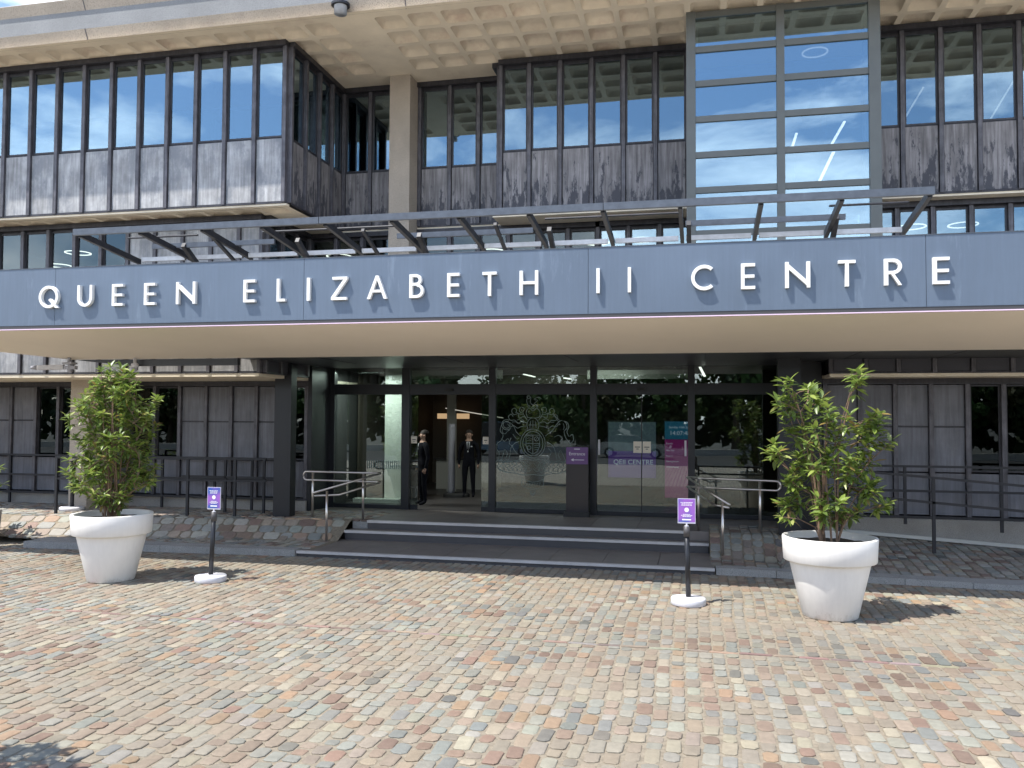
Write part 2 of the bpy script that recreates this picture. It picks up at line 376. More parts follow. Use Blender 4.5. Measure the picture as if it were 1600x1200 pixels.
# kerbs
kl = link('kerb_left', None, None, (-9.6, 13.9, 0)); tag(kl, kind='structure')
x = -12.35
while x < -7.02:
    l = min(.92, -7.0-x); y = 13.55+(x+12.35)*.062
    V = [(x+.004, y, 0), (x+l-.004, y+.057*l/.92, 0), (x+l-.004, 14.14, 0), (x+.004, 14.14, 0)]
    V = V+[(a, b, .12) for a, b, _ in V]
    c = Vector((x, y, 0)); link('kerb_stone', mesh('kerb_stone', [(a-c.x, b-c.y, z) for a, b, z in V], [(3, 2, 1, 0), (4, 5, 6, 7), (0, 1, 5, 4), (1, 2, 6, 5), (2, 3, 7, 6), (3, 0, 4, 7)], m_kerb), kl, c); x += l
kr = link('kerb_right', None, None, (4, 13.8, 0)); tag(kr, kind='structure')
x = .25
while x < 9.2:
    l = .92; y = 13.93-(x)*.055
    V = [(x+.004, y, 0), (x+l-.004, y-.05, 0), (x+l-.004, 14.14, 0), (x+.004, 14.14, 0)]
    zt = .115-.008*x
    V = V+[(a, b, zt) for a, b, _ in V]
    c = Vector((x, y, 0)); link('kerb_stone', mesh('kerb_stone', [(a-c.x, b-c.y, z) for a, b, z in V], [(3, 2, 1, 0), (4, 5, 6, 7), (0, 1, 5, 4), (1, 2, 6, 5), (2, 3, 7, 6), (3, 0, 4, 7)], m_kerb), kr, c); x += l
bpy.data.objects['kerb_left'].empty_display_size = .2
# entrance steps
st = thing('entrance_steps', (-3.4, 15, 0), 'broad dark stone entrance steps with pale grey nosings below the glass doors', 'steps')
box('riser', m_riser, st, -6.99, .23, 13.93, 15.47, -.02, .055)
box('nosing', m_nose, st, -6.99, .235, 13.90, 13.985, .056, .10)
def pave(x0, x1, y0, y1, z, nx, ny):
    for i in range(nx):
        for j in range(ny):
            a = x0+(x1-x0)*i/nx; b = x0+(x1-x0)*(i+1)/nx; c = y0+(y1-y0)*j/ny; d = y0+(y1-y0)*(j+1)/ny
            box('paver', m_floor, st, a+.004, b-.004, c+.004, d-.004, z-.04, z)
pave(-6.99, .23, 13.99, 15.44, .097, 8, 2)
box('riser', m_riser, st, -6.74, .15, 15.45, 15.83, .06, .225)
box('nosing', m_nose, st, -6.75, .16, 15.425, 15.52, .226, .272)
pave(-6.74, .15, 15.525, 15.79, .268, 8, 1)
box('riser', m_riser, st, -6.41, -.27, 15.80, 17.9, .1, .385)
box('nosing', m_nose, st, -6.42, -.26, 15.775, 15.87, .386, .435)
pave(-6.41, -.27, 15.875, 17.84, .432, 7, 3)
box('end_stone', m_kerb, st, -6.745, -6.43, 15.835, 15.93, .1, .436); box('end_stone', m_floor, st, -.25, .165, 15.835, 16.295, .1, .425)
box('landing', m_floor, st, -8.3, -6.42, 16.95, 17.9, .3, .43)
box('landing', m_floor, st, -.255, 1.7, 16.3, 17.9, .3, .425)

# ------------------------------------------------------------ BUILDING
B = thing('conference_building', (-3, 18, 0), 'dark lead and glass conference building with cream coffered concrete soffit', 'building')
tag(B, None)
class Wall:
    """cells along an axis; 'x': wall faces -y at y=pos; '+x'/'-x': wall faces +x/-x at x=pos"""
    def __init__(s, face, pos): s.face, s.pos = face, pos
    def b(s, name, mt, parent, a0, a1, d0, d1, z0, z1, bev=0):
        if s.face == '-y': return box(name, mt, parent, a0, a1, s.pos-d1, s.pos-d0, z0, z1, bev)
        if s.face == '+x': return box(name, mt, parent, s.pos+d0, s.pos+d1, a0, a1, z0, z1, bev)
        return box(name, mt, parent, s.pos-d1, s.pos-d0, a0, a1, z0, z1, bev)
    def window(s, a0, a1, z0, z1, gl, fr=.032, fm=None, parent=None):
        fm = fm or m_bronze; m = MB(); d0, d1 = -.02, .022
        def bb(p0, p1, q0, q1):
            if s.face == '-y': m.box(p0, p1, s.pos-d1, s.pos-d0, q0, q1)
            elif s.face == '+x': m.box(s.pos+d0, s.pos+d1, p0, p1, q0, q1)
            else: m.box(s.pos-d1, s.pos-d0, p0, p1, q0, q1)
        bb(a0, a1, z0, z0+fr); bb(a0, a1, z1-fr, z1); bb(a0, a0+fr, z0+fr+.0005, z1-fr-.0005); bb(a1-fr, a1, z0+fr+.0005, z1-fr-.0005)
        o = m.obj('window', fm, parent or B)
        s.b('pane', gl, o, a0+fr*.5, a1-fr*.5, -.004, .004, z0+fr*.5, z1-fr*.5)
        return o
    def mull(s, a, w_, d, z0, z1, mt=None): return s.b('mullion', mt or m_fin, B, a-w_/2, a+w_/2, -.03, d, z0, z1, .004)
def upper(wall, edges, z0=6.46, zs=7.68, zh=9.36, zt=9.5, pm=None, gl=None, first=True, last=True, d=.075, kinds=None, mw=.075):
    gl = gl or m_up_glass; pm = pm or m_lead
    for i, a in enumerate(edges):
        if (i == 0 and not first) or (i == len(edges)-1 and not last): continue
        wall.mull(a, mw, d, z0, zt-.09)
    for a, b in zip(edges[:-1], edges[1:]):
        wall.b('panel', pm, B, a+mw/2+.008, b-mw/2-.008, -.02, .035, z0+.02, zs-.012, .006)
        if kinds and kinds.pop(0) == 'P':
            wall.b('panel', pm, B, a+mw/2+.008, b-mw/2-.008, -.02, .035, zs+.012, zh, .006)
        else: wall.window(a+mw/2+.002, b-mw/2-.002, zs+.012, zh, gl)
    wall.b('sill', m_bronze, B, edges[0], edges[-1], -.05, .01, zs-.01, zs+.01)
    wall.b('head_rail', m_bronze, B, edges[0]-.04, edges[-1]+.04, -.08, .125, zt-.10, zt-.003)
    wall.b('head_rail', m_bronze, B, edges[0]-.04, edges[-1]+.04, -.06, .005, zh+.001, zt-.101)
    wall.b('bottom_rail', m_bronze, B, edges[0]-.02, edges[-1]+.02, -.07, .05, z0-.02, z0+.018)
fr = lambda a, s, n: [a+s*i for i in range(n)]
bay = Wall('-y', 14.3)
upper(bay, [-7.53-.6175*i for i in range(17)][::-1], pm=m_lead_pale)
upper(Wall('+x', -7.50), fr(14.36, .597, 5), d=.09)
upper(Wall('-y', 16.75), [-7.42, -6.82, -6.22], first=True)
upper(Wall('-y', 16.75), [-5.72, -5.06, -4.44, -3.92])
upper(Wall('-y', 16.0), [-3.79, -3.22, -2.61, -2.0, -1.39, -.79, -.19])
upper(Wall('-x', -3.86), [16.05, 16.7], d=.03)
upper(Wall('-y', 16.0), [2.93, 3.54, 4.17, 4.79, 5.42, 6.04, 6.66, 7.28, 7.9, 8.52])
# first floor
def first_floor(wall, edges, kinds=None, pm=None, **k): upper(wall, edges, 3.33, 4.78, 6.27, 6.40, kinds=kinds, pm=pm or m_lead, **k)
e = [-9.39-.622*i for i in range(13)][::-1]
first_floor(Wall('-y', 14.9), e+[-8.78, -8.3], ['W']*9+['P']*5, m_lead_pale, gl=m_dim_glass)
first_floor(Wall('+x', -8.26), [14.97, 15.57, 16.17, 16.75], ['W']*3, gl=m_dim_glass)
upper(Wall('-y', 16.8), [-8.2, -7.6, -7.0, -6.3, -5.7, -5.06, -4.44, -3.8, -3.18, -2.57, -1.97], 4.95, 5.02, 6.27, 6.40, gl=m_dim_glass)
upper(Wall('-y', 16.8), [-1.97, -1.36, -.75, -.15], 4.95, 5.02, 6.27, 6.40, first=False)
first_floor(Wall('-y', 16.35), [2.35, 2.95, 3.5, 4.1, 4.73, 5.36, 5.98, 6.6, 7.22, 7.84, 8.46])
# ground floor
g = Wall('-y', 17.05)
def ground(edges, kinds):
    for a in edges: g.mull(a, .08, .09, .70, 3.14)
    for (a, b), k in zip(zip(edges[:-1], edges[1:]), kinds):
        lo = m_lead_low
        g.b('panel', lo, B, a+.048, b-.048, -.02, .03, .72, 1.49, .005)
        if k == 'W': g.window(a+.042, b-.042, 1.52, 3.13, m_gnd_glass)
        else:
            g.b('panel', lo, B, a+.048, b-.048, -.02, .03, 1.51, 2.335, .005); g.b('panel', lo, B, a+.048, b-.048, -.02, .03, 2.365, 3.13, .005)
            g.b('rail', m_bronze, B, a+.04, b-.04, -.03, .012, 2.337, 2.363)
    g.b('head_rail', m_bronze, B, edges[0]-.05, edges[-1]+.05, -.08, .1, 3.14, 3.246)
    g.b('base_rail', m_bronze, B, edges[0]-.05, edges[-1]+.05, -.08, .1, .655, .70)
    g.b('upstand', m_base, B, edges[0]-.05, edges[-1]+.05, -.2, .16, -.2, .654)
ground([-18.4, -17.78, -17.16, -16.54, -15.92, -15.24, -14.62, -14.0, -13.38, -12.72, -12.08, -11.44, -10.78, -10.16, -9.54, -8.94, -8.34], list('WWPPPWWPPWWPPPPW'))
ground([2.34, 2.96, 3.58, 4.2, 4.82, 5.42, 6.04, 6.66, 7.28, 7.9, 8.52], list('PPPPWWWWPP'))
g.b('wall', m_black, B, -8.29, -8.2, -1, .1, .1, 3.57); g.b('wall', m_black, B, 1.75, 2.28, -1, .1, .1, 3.57)
# concrete columns
box('column', m_conc, B, -6.20, -5.76, 16.2, 16.85, 4.5, 9.5)
box('column', m_conc, B, -13.46, -13.0, 16.0, 16.75, .2, 3.25)
# floor slabs with cream soffits (the edge shows)
def slab(x0, x1, y0, y1, z0, z1, m=m_cream): return box('floor_slab', m, B, x0, x1, y0, y1, z0, z1)
slab(-18.5, -7.48, 14.27, 14.40, 6.402, 6.439)
box('floor_slab', m_cream, B, -18.5, -7.49, 14.41, 22, 6.52, 6.6); box('floor_slab', m_cream, B, -7.48, 9.5, 16.9, 22, 6.40, 6.6)
slab(-18.5, -8.3, 14.86, 22, 3.25, 3.312); slab(2.3, 9.5, 17.0, 22, 3.25, 3.312); slab(2.33, 9.5, 16.3, 16.99, 3.25, 3.312)
slab(-3.95, 9.5, 15.97, 16.89, 6.402, 6.44); slab(-7.48, -3.96, 16.72, 16.89, 6.402, 6.44)
# coffered soffits
def rrect(x0, x1, y0, y1, r, n=3):
    P = []
    for cx, cy, a0 in ((x1-r, y1-r, 0), (x0+r, y1-r, 90), (x0+r, y0+r, 180), (x1-r, y0+r, 270)):
        for k in range(n+1):
            a = R(a0+90*k/n); P.append((cx+r*math.cos(a), cy+r*math.sin(a)))
    return P
COFF = {}
def coffered(name, cells, plain, z, depth=.13, op=(.50, .47), px=.605, py=.6):
    m = MB()
    for (x0, y0) in cells:
        ix0, ix1, iy0, iy1 = x0+.045, x0+px-.045-.01, y0+.05, y0+py-.06
        I = rrect(ix0, ix1, iy0, iy1, .07); n = len(I)
        cxx, cyy = x0+px/2, y0+py/2
        O = []
        corners = [(x0+px, y0+py), (x0, y0+py), (x0, y0), (x0+px, y0)]
        k = n//4
        for q in range(4):
            cx, cy = corners[q]
            for j in range(k):
                O.append((cx, cy))
        V = [(a, b, z) for a, b in I]+[(a, b, z) for a, b in corners]
        Fc = []
        for q in range(4):
            for j in range(k-1): Fc.append((q*k+j, q*k+j+1, n+q))
            a = q*k+k-1; b = ((q+1)*k) % n
            Fc.append((a, b, n+(q+1) % 4, n+q))
        m.add(V, Fc)
        key = (round(ix1-ix0, 3), round(iy1-iy0, 3), depth)
        if key not in COFF:
            I0 = [(a-cxx, b-cyy) for a, b in I]
            Vv = [(a, b, 0) for a, b in I0]+[(a*.93, b*.93, depth*.35) for a, b in I0]+[(a*.74, b*.68, depth*.96) for a, b in I0]+[(a*.55, b*.5, depth) for a, b in I0]; Ff = []
            for l in range(3):
                for i in range(n): Ff.append((l*n+i, l*n+(i+1) % n, (l+1)*n+(i+1) % n, (l+1)*n+i))
            Ff.append(tuple(range(3*n, 4*n)))
            COFF[key] = mesh('coffer', Vv, Ff, m_coffer, True)
        link('coffer', COFF[key], B, (cxx, cyy, z))
    for x0, x1, y0, y1 in plain: m.add([(x0, y0, z), (x1, y0, z), (x1, y1, z), (x0, y1, z)], [(0, 1, 2, 3)])
    m.obj(name, m_cream, B)
cells = [(-5.62+.605*i, 13.67+.6*j) for i in range(24) for j in range(4)]
lc = [(-6.35-.605*(i+1), 13.67+.6*j) for i in range(2) for j in range(4)]+[(-6.35-.605*(i+1), 13.67) for i in range(2, 20)]
xr = -5.62+.605*24; xl = -6.35-.605*20
coffered('coffered_soffit', cells+lc, [(xl, xr, 13.45, 13.67), (-6.35, -5.62, 13.67, 16.07), (-7.56, xr, 16.07, 17.2), (xl, -7.56, 14.27, 14.5)], 9.5, .10)
c2 = [(-7.56-.605*(i+1), 14.42) for i in range(18)]
c2b = [(-7.56-.605, 15.05)]
coffered('lower_coffered_soffit', c2, [(-7.56, -7.48, 14.4, 16.9), (-18.5, -7.56, 14.92, 16.9)], 6.401, .10, py=.5)
# roof edge beam profile
pr_ = [(13.54, 9.497), (13.44, 9.71), (13.44, 10.06), (13.355, 10.25), (13.365, 10.262), (14.2, 10.262)]
def strip(name, mt, pa, pb):
    m = MB(); m.add([(-19, pa[0], pa[1]), (13, pa[0], pa[1]), (13, pb[0], pb[1]), (-19, pb[0], pb[1])], [(0, 1, 2, 3)])
m = MB(); segs = [m_conc, m_agg, m_conc, m_conc, m_conc]
rb = MB(); V = [(x, y, z) for x in (-19, 9.4) for y, z in pr_+[(14.2, 9.75), (13.56, 9.75)]]; n = 8
rb.add(V, [tuple(range(n))[::-1], tuple(range(n, 2*n))]+[(i, (i+1) % n, n+(i+1) % n, n+i) for i in range(n)])
ro = rb.obj('roof_beam', m_conc, B); ro.data.materials.append(m_agg)
for p in ro.data.polygons:
    zz = p.center.z+WL[ro].z
    if abs(p.normal.y) > .9 and 9.7 < zz < 10.03: p.material_index = 1
# panel joint grooves in the beam
for x in (-17.5, -11.2, -4.9, 1.4, 7.7):
    for (ya, za), (yb, zb) in ((pr_[0], pr_[1]), (pr_[2], pr_[3])):
        q = MB(); q.beam((x, ya-.004, za), (x, yb-.004, zb), .018, .006, (0, -1, 1)); q.obj('joint', m_fin, B)
box('roof', m_conc, B, -19, 9.4, 14.21, 26, 9.70, 10.2)
box('roof_deck', m_room, B, -19, 9.4, 13.57, 14.2, 9.66, 9.74)
# closing walls, rooms behind the glass
box('back_wall', m_room, B, -19, 9.5, 26, 26.2, 0, 9.7)
box('side_wall', m_conc, B, -19.2, -18.5, 14.3, 26, 0, 9.7); box('side_wall', m_conc, B, 8.6, 9.0, 16, 26, 0, 9.7)
box('room_floor', m_room, B, -18.4, -8.4, 15, 26, 3.32, 3.36); box('room_floor', m_room, B, 2.4, 8.6, 16.4, 26, 3.32, 3.36); box('room_floor', m_room, B, -8.39, 2.39, 16.9, 26, 4.2, 4.3); box('room_back', m_room, B, -18.4, 8.6, 21.9, 22, 4.3, 9.6)
box('room_ceiling', m_room, B, -18.4, 8.6, 17.0, 22, 9.35, 9.45)
box('room_ceiling', m_room, B, -18.4, -8.4, 15.0, 22, 6.36, 6.40)
box('room_ceiling', m_room, B, -8.35, 8.6, 17, 22, 6.30, 6.36)
for x in (-16, -13.2, -11, 5.5): box('room_partition', m_room, B, x, x+.1, 17.3, 21.9, .1, 9.3)
for x in (-8.4, 2.35): box('room_partition', m_room, B, x, x+.1, 17.3, 26, .1, 9.3)
# glazed stair tower
T = link('glazed_tower', None, B, (1.36, 14.7, 4.9))
tw = 14.7
for a, b in ((-.20, -.045), (1.29, 1.42), (2.75, 2.93)):
    m = MB(); m.box(a, b, tw-.05, tw+.09, 4.9, 9.497); m.obj('tower_post', m_tower, T)
rails = [4.92, 5.64, 6.385, 6.995, 7.615, 8.235, 8.83, 9.44]
for c in ((-.043, 1.288), (1.422, 2.748)):
    for z in rails:
        h = .06 if z != 9.44 else .05
        m = MB(); m.box(c[0], c[1], tw-.035, tw+.06, z-.052, z+.052); m.obj('transom', m_tower, T)
    for z0, z1 in zip(rails[:-1], rails[1:]):
        q = MB(); q.box(c[0], c[1], tw-.004, tw+.004, z0+.053, z1-.053); q.obj('pane', m_tw_glass, T)
for x in (-.19, 2.92):
    for z0, z1 in ((4.9, 7.0), (7.02, 9.49)):
        q = MB(); q.box(x-.01, x+.01, tw+.092, 15.86, z0, z1); q.obj('side_glass', m_tw_glass, T)
box('dark_blind', m_ceil, T, .0, 2.7, 14.98, 15.0, 9.0, 9.35)

# ring and strip lights inside the building
def ring(x, y, z, r=.26, lab=None):
    m = MB(); n = 28
    V = []; Fc = []
    for k in range(n):
        a = 2*math.pi*k/n
        for q in ((r, -.008), (r+.026, -.008), (r+.026, .008), (r, .008)): V.append((x+q[0]*math.cos(a), y+q[0]*math.sin(a), z+q[1]))
    for k in range(n):
        for j in range(4): Fc.append((k*4+j, k*4+(j+1) % 4, ((k+1) % n)*4+(j+1) % 4, ((k+1) % n)*4+j))
    m.add(V, Fc); o = m.obj('ring_light', m_ring); return tag(o, lab, 'ring light', 'ring lights behind the first floor windows')
for p, lab in (((-14.62, 16.9, 5.97, .25), 'glowing ring lamp behind far left window, left of its pair'), ((-13.62, 16.3, 6.12, .25), 'glowing ring lamp behind far left window, right of its pair'),
               ((-7.95, 17.7, 6.1, .26), 'glowing ring lamp between left bay and concrete column'), ((-4.4, 17.8, 6.1, .26), 'glowing ring lamp seen under the bare steel frame, right of concrete column'),
               ((-2.1, 17.7, 6.18, .24), 'glowing ring lamp behind a mullion, above letters H and I'), ((-1.16, 17.6, 6.18, .26), 'glowing ring lamp beside left edge of glass tower'),
               ((-.95, 18.6, 6.1, .26), 'half hidden glowing ring lamp just above the blue fascia'), ((3.95, 17.2, 6.14, .24), 'glowing ring lamp right of glass tower, nearer the tower'), ((4.85, 17.2, 6.14, .24), 'glowing ring lamp second from right of glass tower')):
    ring(*p, lab=lab)
bpy_ring = ring(2.03, 15.6, 9.0, .2, 'faint ring lamp high inside the glass tower'); bpy_ring.data.materials[0] = m_strip_dim
def striplight(a, b, lab, w_=.035, grp='slanting strip lights in the tower', mt=None):
    m = MB(); m.beam(a, b, w_, .02); o = m.obj('strip_light', mt or m_strip); tag(o, lab, 'strip light', grp)
striplight((1.62, 15.75, 7.28), (1.66, 15.15, 7.42), 'short slanting strip light at left inside glass tower', .04)
striplight((2.28, 15.6, 7.30), (2.42, 15.0, 7.52), 'slanting strip light in fifth row of tower panes', .04)
striplight((2.05, 15.6, 6.6), (2.28, 14.95, 7.1), 'long slanting strip light low inside glass tower', .045)
striplight((3.78, 17.3, 8.1), (4.15, 17.0, 8.75), 'faint slanting strip light in window right of tower', .03, 'slanting strip lights in upper right windows', m_strip_dim)
striplight((5.35, 17.3, 8.1), (5.75, 17.0, 8.85), 'faint slanting strip light in far right upper window', .03, 'slanting strip lights in upper right windows', m_strip_dim)

# ------------------------------------------------------------ entrance canopy
K = thing('entrance_canopy', (-3, 13, 3.9), 'long slate blue entrance canopy bearing white raised capital letters', 'canopy')
yF = 11.93
seams = [-15.0, -10.385, -5.933, -1.54, 2.911, 7.35]
for i, (a, b) in enumerate(zip(seams[:-1], seams[1:])):
    a = max(a, -14.98)
    box('fascia_panel', m_fascia, K, a+.003, b-.003, yF, yF+.05, 3.965, 4.91)
box('fascia_edge', m_riser, K, -14.98, 7.35, yF+.006, yF+.06, 3.915, 3.963)
box('led_edge', mat('lilac_edge', (.8, .62, .78), .5), K, -14.98, 7.35, yF+.004, yF+.05, 3.897, 3.912)
box('top_flashing', m_steel, K, -14.98, 7.35, yF-.008, yF+.06, 4.911, 4.922)
def prism(name, mt, pts, zb, zt):
    """footprint polygon with a bottom height per corner and a flat top"""
    n = len(pts); m = MB(); m.add([(x, y, z) for (x, y), z in zip(pts, zb)]+[(x, y, zt) for x, y in pts], [tuple(range(n))[::-1], tuple(range(n, 2*n))]+[(i, (i+1) % n, n+(i+1) % n, n+i) for i in range(n)])
    return m.obj(name, mt, K)
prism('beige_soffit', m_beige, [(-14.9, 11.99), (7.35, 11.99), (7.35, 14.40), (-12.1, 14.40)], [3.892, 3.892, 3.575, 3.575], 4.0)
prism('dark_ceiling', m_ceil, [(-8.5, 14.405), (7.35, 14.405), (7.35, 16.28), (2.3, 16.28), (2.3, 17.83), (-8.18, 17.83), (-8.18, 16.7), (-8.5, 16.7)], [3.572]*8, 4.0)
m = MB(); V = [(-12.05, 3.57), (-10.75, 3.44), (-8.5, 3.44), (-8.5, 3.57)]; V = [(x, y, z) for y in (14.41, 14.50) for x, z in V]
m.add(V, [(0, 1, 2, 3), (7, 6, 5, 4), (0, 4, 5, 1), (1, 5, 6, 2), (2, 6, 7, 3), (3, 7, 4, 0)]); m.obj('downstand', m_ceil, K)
for x in (2.55, 4.1, 5.7, -6.9, -4.6, -2.3, 0.1): box('ceiling_joint', m_black, K, x, x+.012, 14.5, 16.25, 3.566, 3.5715)
prism('canopy_roof', m_base, [(-14.9, 11.99), (7.35, 11.99), (7.35, 16.25), (2.85, 16.25), (2.85, 16.68), (-8.15, 16.68), (-8.15, 14.36), (-12.15, 14.36)], [4.01]*8, 4.88)
m = MB(); m.add([(x+q, y, z) for q in (0, -.05) for z in (3.9, 4.91) for x, y in ((-14.93, 11.99), (-12.13, 14.42))], [(0, 1, 3, 2), (4, 6, 7, 5), (0, 4, 5, 1), (2, 3, 7, 6), (0, 2, 6, 4), (1, 5, 7, 3)]); m.obj('side_fascia', m_fascia, K)
for x in (-13.2, -8.7, -4.2, .3, 4.8): box('soffit_seam', m_conc, K, x, x+.006, 12.0, 12.03, 3.886, 3.8915)
# letters
def arc(cx, cy, ro, t, a0, a1, n=22):
    out = []
    for k in range(n):
        a, b = R(a0+(a1-a0)*k/n), R(a0+(a1-a0)*(k+1)/n)
        out.append([(cx+ro*math.cos(a), cy+ro*math.sin(a)), (cx+ro*math.cos(b), cy+ro*math.sin(b)), (cx+(ro-t)*math.cos(b), cy+(ro-t)*math.sin(b)), (cx+(ro-t)*math.cos(a), cy+(ro-t)*math.sin(a))])
    return [out]
t_ = .130
rect = lambda x0, y0, x1, y1: [[[(x0, y0), (x1, y0), (x1, y1), (x0, y1)]]]
def quad(*p): return [[list(p)]]
def letter(c, W):
    t = t_; cy = (t*.93)
    if c == 'Q': return arc(W/2, .5, W/2 if W > .95 else .5, t, 0, 360, 40)+quad((W*.50, .36), (W*.60, .42), (W*1.02, -.02), (W*.86, -.02))
    if c == 'U': r = W/2; return rect(0, r, t, 1)+rect(W-t, r, W, 1)+arc(r, r, r, t, 180, 360, 24)
    if c == 'E': return rect(0, 0, t, 1)+rect(t, 0, W, t*.9)+rect(t, 1-t*.9, W, 1)+rect(t, .5-t*.45, W*.95, .5+t*.45)
    if c == 'N': return rect(0, 0, t, 1)+rect(W-t, 0, W, 1)+quad((t*.3, 1), (t*.3, .80), (W-t*.3, 0), (W-t*.3, .20))
    if c == 'L': return rect(0, 0, t, 1)+rect(t, 0, W, t*.9)
    if c == 'I': return rect(0, 0, W, 1)
    if c == 'Z': return rect(0.05, 1-t*.9, W, 1)+rect(0, 0, W*.97, t*.9)+quad((0, t*.9), (t*1.3, t*.9), (W, 1-t*.9), (W-t*1.3, 1-t*.9))
    if c == 'A': return quad((0, 0), (t*1.1, 0), (W/2+t*.45, 1), (W/2-t*.45, 1))+quad((W-t*1.1, 0), (W, 0), (W/2+t*.5, 1), (W/2-t*.5, 1))+rect(W*.24, .28, W*.76, .28+t*.85)
    if c == 'B': return rect(0, 0, t, 1)+rect(t, 1-t*.9, W*.52, 1)+rect(t, 0, W*.58, t*.9)+rect(t, .52, W*.58, .52+t*.9)+arc(W*.5, .76, .24, t*.95, -90, 90, 16)+arc(W*.56, .3, .30, t*.95, -90, 90, 16)
    if c == 'T': return rect(0, 1-t*.9, W, 1)+rect(W/2-t/2, 0, W/2+t/2, 1-t*.9)
    if c == 'H': return rect(0, 0, t, 1)+rect(W-t, 0, W, 1)+rect(t, .5-t*.45, W-t, .5+t*.45)
    if c == 'C': return arc(.5, .5, .5, t, 48, 312, 40)
    if c == 'R': return rect(0, 0, t, 1)+rect(t, 1-t*.9, W*.55, 1)+rect(t, .42, W*.55, .42+t*.9)+arc(W*.53, .71, .29, t, -90, 90, 18)+quad((W*.36, .44), (W*.55, .44), (W*1.0, 0), (W*.80, 0))
LET = [('Q', -10.648, -10.278), ('U', -9.913, -9.636), ('E', -9.266, -9.065), ('E', -8.678, -8.481), ('N', -8.101, -7.76), ('E', -6.924, -6.727), ('L', -6.358, -6.218), ('I', -5.855, -5.807), ('Z', -5.454, -5.194), ('A', -4.874, -4.557), ('B', -4.204, -3.994), ('E', -3.618, -3.432), ('T', -3.083, -2.871), ('H', -2.529, -2.256), ('I', -1.416, -1.371), ('I', -0.974, -0.93), ('C', -0.103, 0.181), ('E', 0.564, 0.749), ('N', 1.141, 1.461), ('T', 1.818, 2.034), ('R', 2.391, 2.603), ('E', 2.983, 3.182)]
LH = .352; LZ = 4.252
for c, a, b in LET:
    W = (b-a)/LH; m = MB(); k = 0
    for grp in letter(c, W):
        for poly in grp:
            n = len(poly); dy = k*.0004
            ar = sum(poly[i][0]*poly[(i+1) % n][1]-poly[(i+1) % n][0]*poly[i][1] for i in range(n))
            if ar < 0: poly = poly[::-1]
            V = [(a+p[0]*LH, yF-.062-dy, LZ+p[1]*LH) for p in poly]+[(a+p[0]*LH, yF-.0006-dy*.3, LZ+p[1]*LH) for p in poly]
            m.add(V, [tuple(range(n)), tuple(range(n, 2*n))[::-1]]+[(i, n+i, n+(i+1) % n, (i+1) % n) for i in range(n)])
        k += 1
    m.obj('letter', m_white, K)
# black posts carrying the canopy
for x0, x1 in ((-8.51, -8.14), (1.39, 1.78)):
    box('post', m_black, K, x0, x1, 15.88, 16.12, .40, 3.571)
for xx in (-13.5,): pass

# ------------------------------------------------------------ steel frame above the canopy
S = thing('steel_sunshade_frame', (-3.6, 13, 4.92), 'open grey steel frame lying tilted above the blue canopy', 'steel frame')
def bm_obj(name, a, b, w_, h, mt, up=(0, 0, 1)):
    m = MB(); m.beam(a, b, w_, h, up); m.obj(name, mt, S)
z_f = lambda y: 5.585-(y-12.3)*.115
for a, b in ((-10.36, -5.87), (-5.86, -1.37), (-1.36, 3.12)):
    bm_obj('front_beam', (a, 12.3, 5.585), (b, 12.3, 5.585), .07, .105, m_steel)
for x in (-10.3, -9.14, -7.98, -6.9, -5.8, -4.68, -3.59, -2.5, -1.385, -.26, .87, 1.95, 3.08):
    bm_obj('rafter', (x, 12.36, z_f(12.36)-.015), (x, 13.95, z_f(13.95)-.02), .06, .10, m_steel_dk)
for a, b in ((-10.1, -9.2), (-9.08, -8.04), (-7.92, -6.96), (-6.84, -5.86), (-5.74, -4.74), (-4.62, -3.65), (-3.53, -2.56), (-2.44, -1.45), (-1.33, -.32), (-.2, .81), (.93, 1.89), (2.01, 3.02)):
    bm_obj('back_beam', (a, 13.75, 5.375), (b, 13.75, 5.375), .06, .075, m_steel_lt)
for a, b in ((-9.6, -7.2), (-4.95, -2.62), (-.2, 2.15)):
    bm_obj('middle_beam', (a, 13.35, 5.52), (b, 13.35, 5.52), .05, .085, m_steel)
for a, b in ((-10.0, -8.6), (-7.35, -4.95), (-2.4, -.3), (1.9, 3.0)):
    m = MB(); m.tube([(a, 13.2, 5.66), (b, 13.2, 5.66)], .018); m.obj('tie_rod', m_steel_dk, S)
for x in (-8.95, -6.75, -4.55, -2.35, -.15, 2.02):
    bm_obj('leg', (x, 13.3, 5.52), (x, 14.25, 4.93), .07, .09, m_steel_dk)
    bm_obj('leg', (x, 12.5, 5.55), (x, 12.75, 4.93), .05, .05, m_steel_dk) if False else None
    m = MB(); m.box(x-.09, x+.09, 13.82, 14.06, 4.925, 5.06); m.obj('bracket', m_steel_dk, S)
    m = MB(); m.box(x-.15, x-.11, 13.79, 13.83, 5.02, 5.08); m.obj('bolt_plate', m_steel_lt, S)
for x in (-8.0, -5.3, -3.1):
    bm_obj('leg', (x, 12.7, 5.5), (x+.02, 13.9, 5.0), .05, .05, m_steel_dk)

